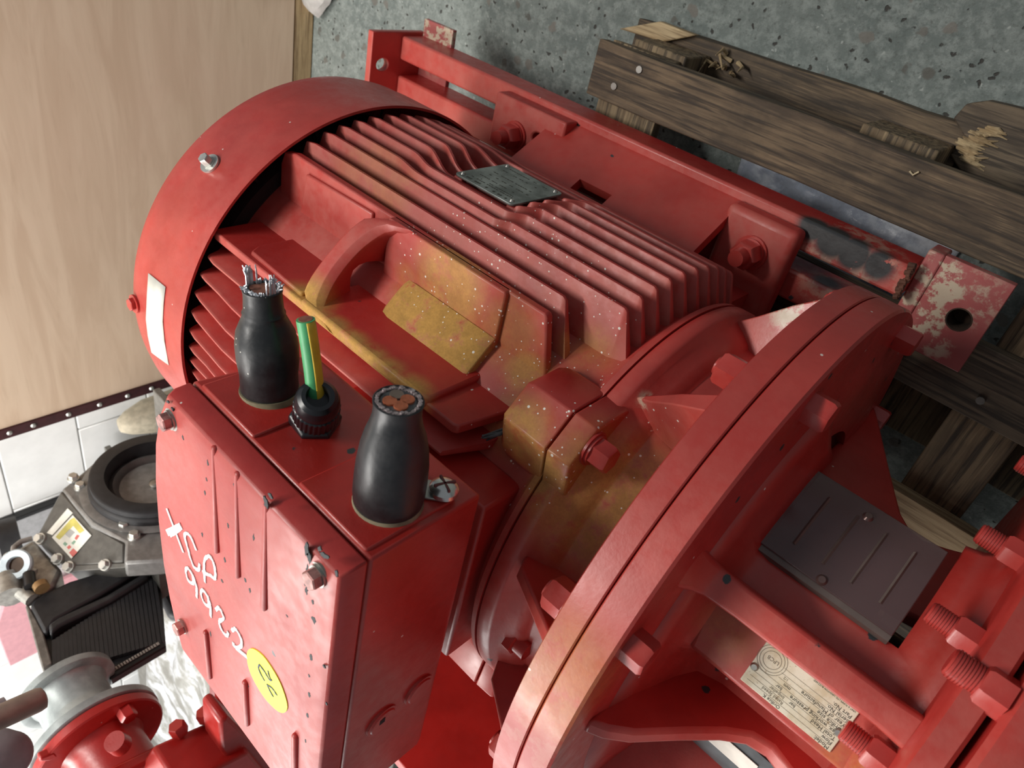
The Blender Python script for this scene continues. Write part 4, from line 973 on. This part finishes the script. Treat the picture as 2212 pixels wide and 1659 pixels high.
# sloping cowl with label
lo = [(132, 1057), (196, 1131), (270, 1172), (268, 1216), (150, 1226), (76, 1162)]
def cow(px, py): 
    # cowl falls away below its upper edge
    e0, e1 = at(132, 1057, 'Y', YE-.05), at(270, 1172, 'Y', YE-.05)
    return None
eA, eB, eC = at(132, 1057, 'Y', YE-.05), at(270, 1174, 'Y', YE-.05), at(110, 1195, 'Y', YE-.30)
nc = (eB-eA).cross(eC-eA).normalized(); sc_ = nc.dot(eA)
def co(px, py, h=0): return pl(px, py, nc, sc_+h*(1 if nc.dot(Vector(CP)-eA) > 0 else -1))
q = MB(); q.prism([co(*p) for p in lo], (0, -.2, -.05)); q.build('cowl', ENG_D, en, bevel=.02)
lab = MB(); lab.prism([co(x, y, .004) for x, y in ((158, 1113), (198, 1157), (155, 1207), (113, 1161))], nc*.004*(1 if nc.dot(Vector(CP)-eA) > 0 else -1)); lb_ = lab.build('warning_label', STICK_W, en, label='white warning label with yellow, green and red marks')
q = MB(); q.prism([co(x, y, .004) for x, y in ((146, 1098), (157, 1108), (113, 1156), (101, 1151))], nc*.004); q.build('strip_label', STICK_W, en)
def mark(pts, mat, nm):
    q = MB(); q.prism([co(x, y, .009) for x, y in pts], nc*.001); q.build(nm, mat, lb_)
LY = plain('label_yellow', (.55, .48, .12), .6); LR = plain('label_red', (.60, .14, .12), .6); LG = plain('label_green', (.20, .34, .24), .6); LGR = plain('label_grey', (.40, .40, .38), .6)
mark([(152, 1122), (160, 1118), (182, 1146), (172, 1152), (158, 1136), (128, 1166), (120, 1160)], LY, 'yellow_band')
mark([(150, 1142), (162, 1150), (150, 1162), (140, 1154)], LGR, 'grey_panel'); mark([(172, 1157), (165, 1167), (161, 1163), (166, 1155)], LR, 'red_mark'); mark([(164, 1170), (158, 1177), (154, 1173), (160, 1167)], LG, 'green_mark')
mark([(140, 1170), (146, 1175), (141, 1180), (136, 1175)], LG, 'green_mark'); mark([(150, 1177), (154, 1182), (148, 1187), (144, 1182)], LR, 'red_mark'); mark([(158, 1184), (167, 1193), (157, 1203), (149, 1194)], LR, 'red_mark')
q = MB(); q.prism([co(x, y, .004) for x, y in ((134, 1231), (150, 1222), (270, 1216), (272, 1226), (150, 1235))], nc*.02); q.build('cowl_lip', ENG_D, en, bevel=.004)
bt = MB(); bt.cyl((0, 0, 0), (0, 0, .02), .045, .042, 20); bt.hexh((0, 0, .02), (0, 0, 1), .06, .03); BT = local_mesh(bt, 'cowl_bolt', ZINC)
for px, py in ((159, 1036), (174, 1054), (268, 1139), (290, 1160)): place(BT, 'cowl_bolt', en, at(px, py, 'Y', YE-.05), (0, 1, 0))
dn = nc*(1 if nc.dot(Vector(CP)-eA) > 0 else -1)
for px, py in ((90, 1164), (128, 1208), (152, 1225), (230, 1221)): place(BT, 'cowl_bolt', en, co(px, py), dn)
# carburettor end
q = MB(); q.prism([at(px, py, 'Y', YE-.35) for px, py in ((72, 1162), (134, 1230), (118, 1262), (98, 1280), (60, 1285), (10, 1240), (30, 1190))], (0, -.2, 0)); q.build('carburettor_body', ENG_L, en, bevel=.03)
def eT(pts, y, r, name, mat): q = MB(); q.tube([at(px, py, 'Y', y) for px, py in pts], r, 12); return q.build(name, mat, en)
rg = at(41, 1221, 'Y', YE-.28); q = MB(); R = []; ax_ = Vector((.35, .8, .45)).normalized(); u_, v_ = q.frame(ax_)
for h, r in ((0, .10), (.05, .11), (.06, .10), (.055, .06), (-.02, .055)): R.append([rg+ax_*h+(u_*math.cos(2*math.pi*i/32)+v_*math.sin(2*math.pi*i/32))*r for i in range(32)])
q.rings(R, False); q.build('throttle_ring', plain('pale_blue_zinc', (.50, .58, .62), .45, .2), en)
q = MB(); q.cyl(rg, rg+ax_*.02, .056, .056, 24); q.build('throttle_bore', plain('bore_brown', (.07, .035, .015), .6), en)
eT([(70, 1163), (45, 1170), (30, 1182), (28, 1200), (35, 1212)], YE-.3, .02, 'fuel_hose', plain('hose_grey', (.25, .23, .21), .5))
eT([(12, 1203), (24, 1207)], YE-.28, .035, 'knob', plain('knob_pale', (.6, .56, .5), .5)); eT([(52, 1230), (78, 1236)], YE-.3, .022, 'linkage', ZINC); eT([(62, 1240), (66, 1268)], YE-.28, .04, 'lever', ENG_B)
eT([(86, 1262), (92, 1272)], YE-.28, .05, 'brass_fitting', plain('brass', (.30, .18, .08), .45, .6)); eT([(15, 1250), (25, 1290)], YE-.35, .09, 'float_bowl', ENG_L); eT([(35, 1270), (70, 1296)], YE-.35, .05, 'bowl_base', ENG_L)
eT([(0, 1178), (45, 1166)], YE-.6, .2, 'intake_elbow', ENG_BD)
# black finned cooler below (right in the photo is down)
YC = -2.85
ck = slab([(66, 1335), (135, 1262), (300, 1225), (346, 1238), (358, 1392), (232, 1466), (112, 1470)], YC-.06, -.10, 'cooler_core', ENG_B, en, .02)
q = MB()
for k in range(26):
    f = k/25; a = (118+215*f, 1388-138*f); b = (122+232*f, 1462-70*f) if f > .45 else (120+238*f, 1475-78*f)
    p0, p1 = at(*a, 'Y', YC-.055), at(*b, 'Y', YC-.055); w = (at(345, 1238, 'Y', YC)-at(66, 1335, 'Y', YC)).normalized()*.012
    q.prism([p0-w, p0+w, p1+w, p1-w], (0, .035, 0))
q.build('cooler_fin', plain('fin_black', (.02, .02, .022), .4), en, kind='stuff')
slab([(64, 1308), (75, 1290), (150, 1255), (260, 1222), (302, 1215), (310, 1228), (215, 1285), (120, 1338), (100, 1368), (92, 1362)], YC, -.10, 'cooler_cover', ENG_BD, en, .035)
slab([(104, 1348), (125, 1333), (230, 1285), (318, 1232), (322, 1246), (235, 1300), (128, 1352), (108, 1370)], YC+.02, -.1, 'cover_rim', ENG_BD, en, .02)
slab([(54, 1308), (62, 1306), (94, 1366), (113, 1432), (92, 1446), (84, 1420)], YC-.02, -.08, 'side_plate', plain('side_plate_grey', (.20, .185, .165), .5, .3, .3, 0, 50), en, .01)
slab([(230, 1452), (352, 1384), (360, 1396), (238, 1468)], YC+.02, -.07, 'bottom_rail', ENG_B, en, .01)
q = MB()
for k in range(18):
    f = k/17; p = at(240+100*f, 1450-58*f, 'Y', YC+.022); q.box(p.x-.012, p.x+.012, p.y-.001, p.y+.006, p.z-.012, p.z+.012)
q.build('rail_stud', plain('stud_pale', (.35, .33, .3), .5, .4), en, kind='stuff')
slab([(330, 1215), (420, 1200), (430, 1330), (365, 1330), (345, 1290)], YC-.25, -.1, 'starter_motor', ENG_BD, en, .04)
slab([(360, 1300), (420, 1300), (420, 1340), (372, 1336)], YC-.3, -.02, 'starter_label', STICK_W, en, .004)
q = MB(); q.box(-2.1, -1.1, -3.0, -2.72, BZ+.004, .75); q.build('mount_block', ENG_D, en)
# grey steel panel, pink board, beige bag behind
pa = at(0, 1126, 'X', -3.85); pb = at(112, 1083, 'X', -3.85)
yg = (pa.y+pb.y)/2
tp = thing('sheet_metal_panel', 'grey steel panel with a black edge, leaning on the white wall behind the engine', 'panel', (-3.85, yg-.6, FZ))
MB().box(-3.89, -3.83, yg-1.0, yg-.05, FZ, 3.6).build('panel_face', GREY_P, tp, bevel=.01); MB().box(-3.89, -3.81, yg-.05, yg, FZ, 3.6).build('panel_edge', ENG_B, tp, bevel=.006, label='black edge strip')
pk = [at(8, 1290, 'X', -3.80), at(0, 1345, 'X', -3.80), at(0, 1422, 'X', -3.80), at(90, 1430, 'X', -3.80), at(70, 1290, 'X', -3.80)]
y_a, y_b = at(40, 1292, 'X', -3.8).y, at(40, 1425, 'X', -3.8).y
q = MB(); zt = at(4, 1300, 'X', -3.8).z
q.prism([(-3.82, y_a, FZ), (-3.82, y_a, zt), (-3.82, y_a-.3, zt+.12), (-3.82, y_b, zt+.10), (-3.82, y_b, FZ)], (.05, 0, 0)); tag(q.build('pink_board', PINK, None, bevel=.006, base=(-3.8, (y_a+y_b)/2, FZ)), 'pale pink insulation board against the white wall behind the black cooler', 'board')
bb = at(378, 880, 'X', -3.45); q = MB(); R = []
for h, w in ((FZ+.005, .30), (FZ+.5, .36), (-.6, .36), (-.25, .33), (-.06, .22), (.03, .12)):
    R.append([Vector((-3.45+w*.5*math.cos(a)*(1+.07*math.sin(3*a+h)), bb.y+w*.62*math.sin(a)*(1+.08*math.cos(2*a+h*3)), h)) for a in [2*math.pi*i/24 for i in range(24)]])
q.rings(R); tag(q.build('sack', BEIGE, None, ang=70, base=(-3.4, bb.y, FZ)), 'tall beige sack standing against the white wall beside the plywood', 'sack')
# film and rubbish on the bench
sheet('plastic_sheet', [(-3.6, -9.0, BZ), (-.9, -8.6, BZ), (-1.0, -4.3, BZ), (-3.0, -5.2, BZ)], BZ, FILM2, 48, .20, 'crumpled clear plastic sheet on the bench under the engine', 'plastic', seed=8)

# ================================================================ second pump on the bench
XP = -.2; K2 = .823
p2 = thing('pump_part', 'bright red pump casing with round flange and grey spool, lower left', 'pump', (0, -3.4, BZ))
c2 = at(212, 1600, 'X', XP); RF = .50
def lx(prof, name, mat, cy=None, cz=None, n=72, ang=40):
    prof = [(XP+(x-XP)*K2, r*K2) for x, r in prof]
    q = MB().lathe(prof, n, cy=cy if cy is not None else c2.y, cz=cz if cz is not None else c2.z); return q.build(name, mat, p2, ang=ang)
lx([(XP, .2), (XP, .43), (XP+.01, .445), (XP+.07, .445), (XP+.08, .435), (XP+.085, .29), (XP+.14, .265), (XP+.45, .27), (XP+.52, .36)], 'suction_flange', R_far)
# casing body widening to the right and the rib with lugs
lx([(XP+.42, .30), (XP+.46, .42), (XP+.54, .50), (XP+.70, .52), (XP+.78, .45)], 'casing', R_far, c2.y-.42, c2.z-.05)
fn = MB(); fn.hexh((0, 0, 0), (0, 0, 1), .085, .07); FN = local_mesh(fn, 'flange_bolt', R_far)
for d in (118, 205, 330):
    a = math.radians(d); place(FN, 'flange_bolt', p2, (XP+.082*K2, c2.y+.365*K2*math.cos(a), c2.z+.365*K2*math.sin(a)), (1, 0, 0))
q = MB(); p = at(262, 1610, 'X', XP+.34); q.cyl(p, p+Vector((0, .08, .03)), .058, .055, 20); q.build('drain_plug', R_far, p2)
q = MB(); q.prism([at(x, y, 'X', XP+.02) for x, y in ((78, 1632), (80, 1624), (110, 1612), (118, 1620), (100, 1630))], (.05, 0, 0)); q.build('lifting_tab', R_far, p2, bevel=.01)
# bracket with slanted rib, bolts and column at right
XR = XP+.45
def slabx(pts, x, dx, name, mat, bevel=.02):
    q = MB(); q.prism([at(px, py, 'X', x) for px, py in pts], (dx, 0, 0)); return q.build(name, mat, p2, bevel=bevel)
slabx([(330, 1610), (440, 1562), (480, 1545), (560, 1640), (570, 1700), (260, 1720)], XR, .3, 'bracket_plate', R_far)
slabx([(434, 1506), (452, 1492), (530, 1570), (552, 1600), (548, 1660), (520, 1690), (440, 1570), (436, 1545)], XR+.06, .2, 'bracket_flange', R_far)
slabx([(446, 1445), (470, 1470), (560, 1560), (590, 1625), (575, 1650), (548, 1640), (500, 1560), (448, 1500)], XR-.1, .12, 'casing_neck', R_far, .04)
q = MB(); q.tube([at(402, 1652, 'X', XR-.06), at(460, 1572, 'X', XR-.06)], .06, 4); q.build('slanted_rib', R_far, p2, bevel=.01)
for px, py in ((448, 1552), (390, 1582), (510, 1632)):
    place(FN, 'flange_bolt', p2, at(px, py, 'X', XR), (-.3, .9, .2))
slabx([(230, 1659), (330, 1612), (450, 1560), (450, 1575), (300, 1659)], XR-.05, .08, 'casing_edge', R_far)
MB().box(XP+.2, XP+.8, c2.y-1.4, c2.y-.75, BZ, c2.z-.1).build('pump_foot', R_far, p2, bevel=.02)
# galvanised spool bolted to it
g2 = thing('pipe_spool', 'grey galvanised flanged pipe spool in front of the red round flange', 'pipe', (XP-.25, c2.y, c2.z-.4))
q = MB().lathe([(XP+(x-XP)*K2, r*K2) for x, r in [(XP-.004, .2), (XP-.004, .445), (XP-.012, .455), (XP-.065, .455), (XP-.075, .445), (XP-.08, .30), (XP-.12, .26), (XP-.26, .245), (XP-.26, .18)]], 72, cy=c2.y, cz=c2.z); q.build('near_flange', GALV, g2)
q = MB().lathe([(XP+(x-XP)*K2, r*K2) for x, r in [(XP-.24, .245), (XP-.44, .245), (XP-.485, .27), (XP-.49, .33), (XP-.497, .34), (XP-.55, .34), (XP-.558, .33), (XP-.558, .18)]], 72, cy=c2.y, cz=c2.z); q.build('far_flange', GALV, g2)
# taupe bar and grey disc at the left edge, carried by a stand outside the frame
hd = thing('hanging_handle', 'taupe rounded bar with a grey round disc hanging into view at the left edge', 'handle', (.3, -2.2, 1.7))
b0, b1 = at(-30, 1562, 'X', .25), at(98, 1505, 'X', .25)
d_ = (b1-b0).normalized()
q = MB(); q.tube([b0-d_*.1, b0, b1-d_*.03, b1-d_*.008, b1], [.053, .053, .053, .047, .03], 28); q.build('bar', TAUPE, hd)
pc = at(2, 1632, 'X', .3); nv = (Vector(CP)-pc).normalized(); q = MB(); R = []; u_, v_ = q.frame(nv)
for h, k in ((-.03, .9), (0, 1), (.02, .96), (.028, .8)): R.append([pc+nv*h+(u_*math.cos(t_)*.103+v_*math.sin(t_)*.103)*k*(1+.2*abs(math.cos(t_-.7))) for t_ in [2*math.pi*i/40 for i in range(40)]])
q.rings(R); q.build('disc', MAUVE, hd, ang=50)
pc = at(-4, 1533, 'X', .2)
q = MB(); q.cyl(pc-d_*.03, pc+d_*.03, .042, .042, 24); q.build('knuckle', MAUVE, hd)
q = MB(); q.tube([b0-d_*.1, (b0-d_*.1)+Vector((0, 0, .3)), Vector((b0.x, b0.y, 8.5))], [.03, .03, .03], 14); q.build('hanger_rod', TAUPE, hd)
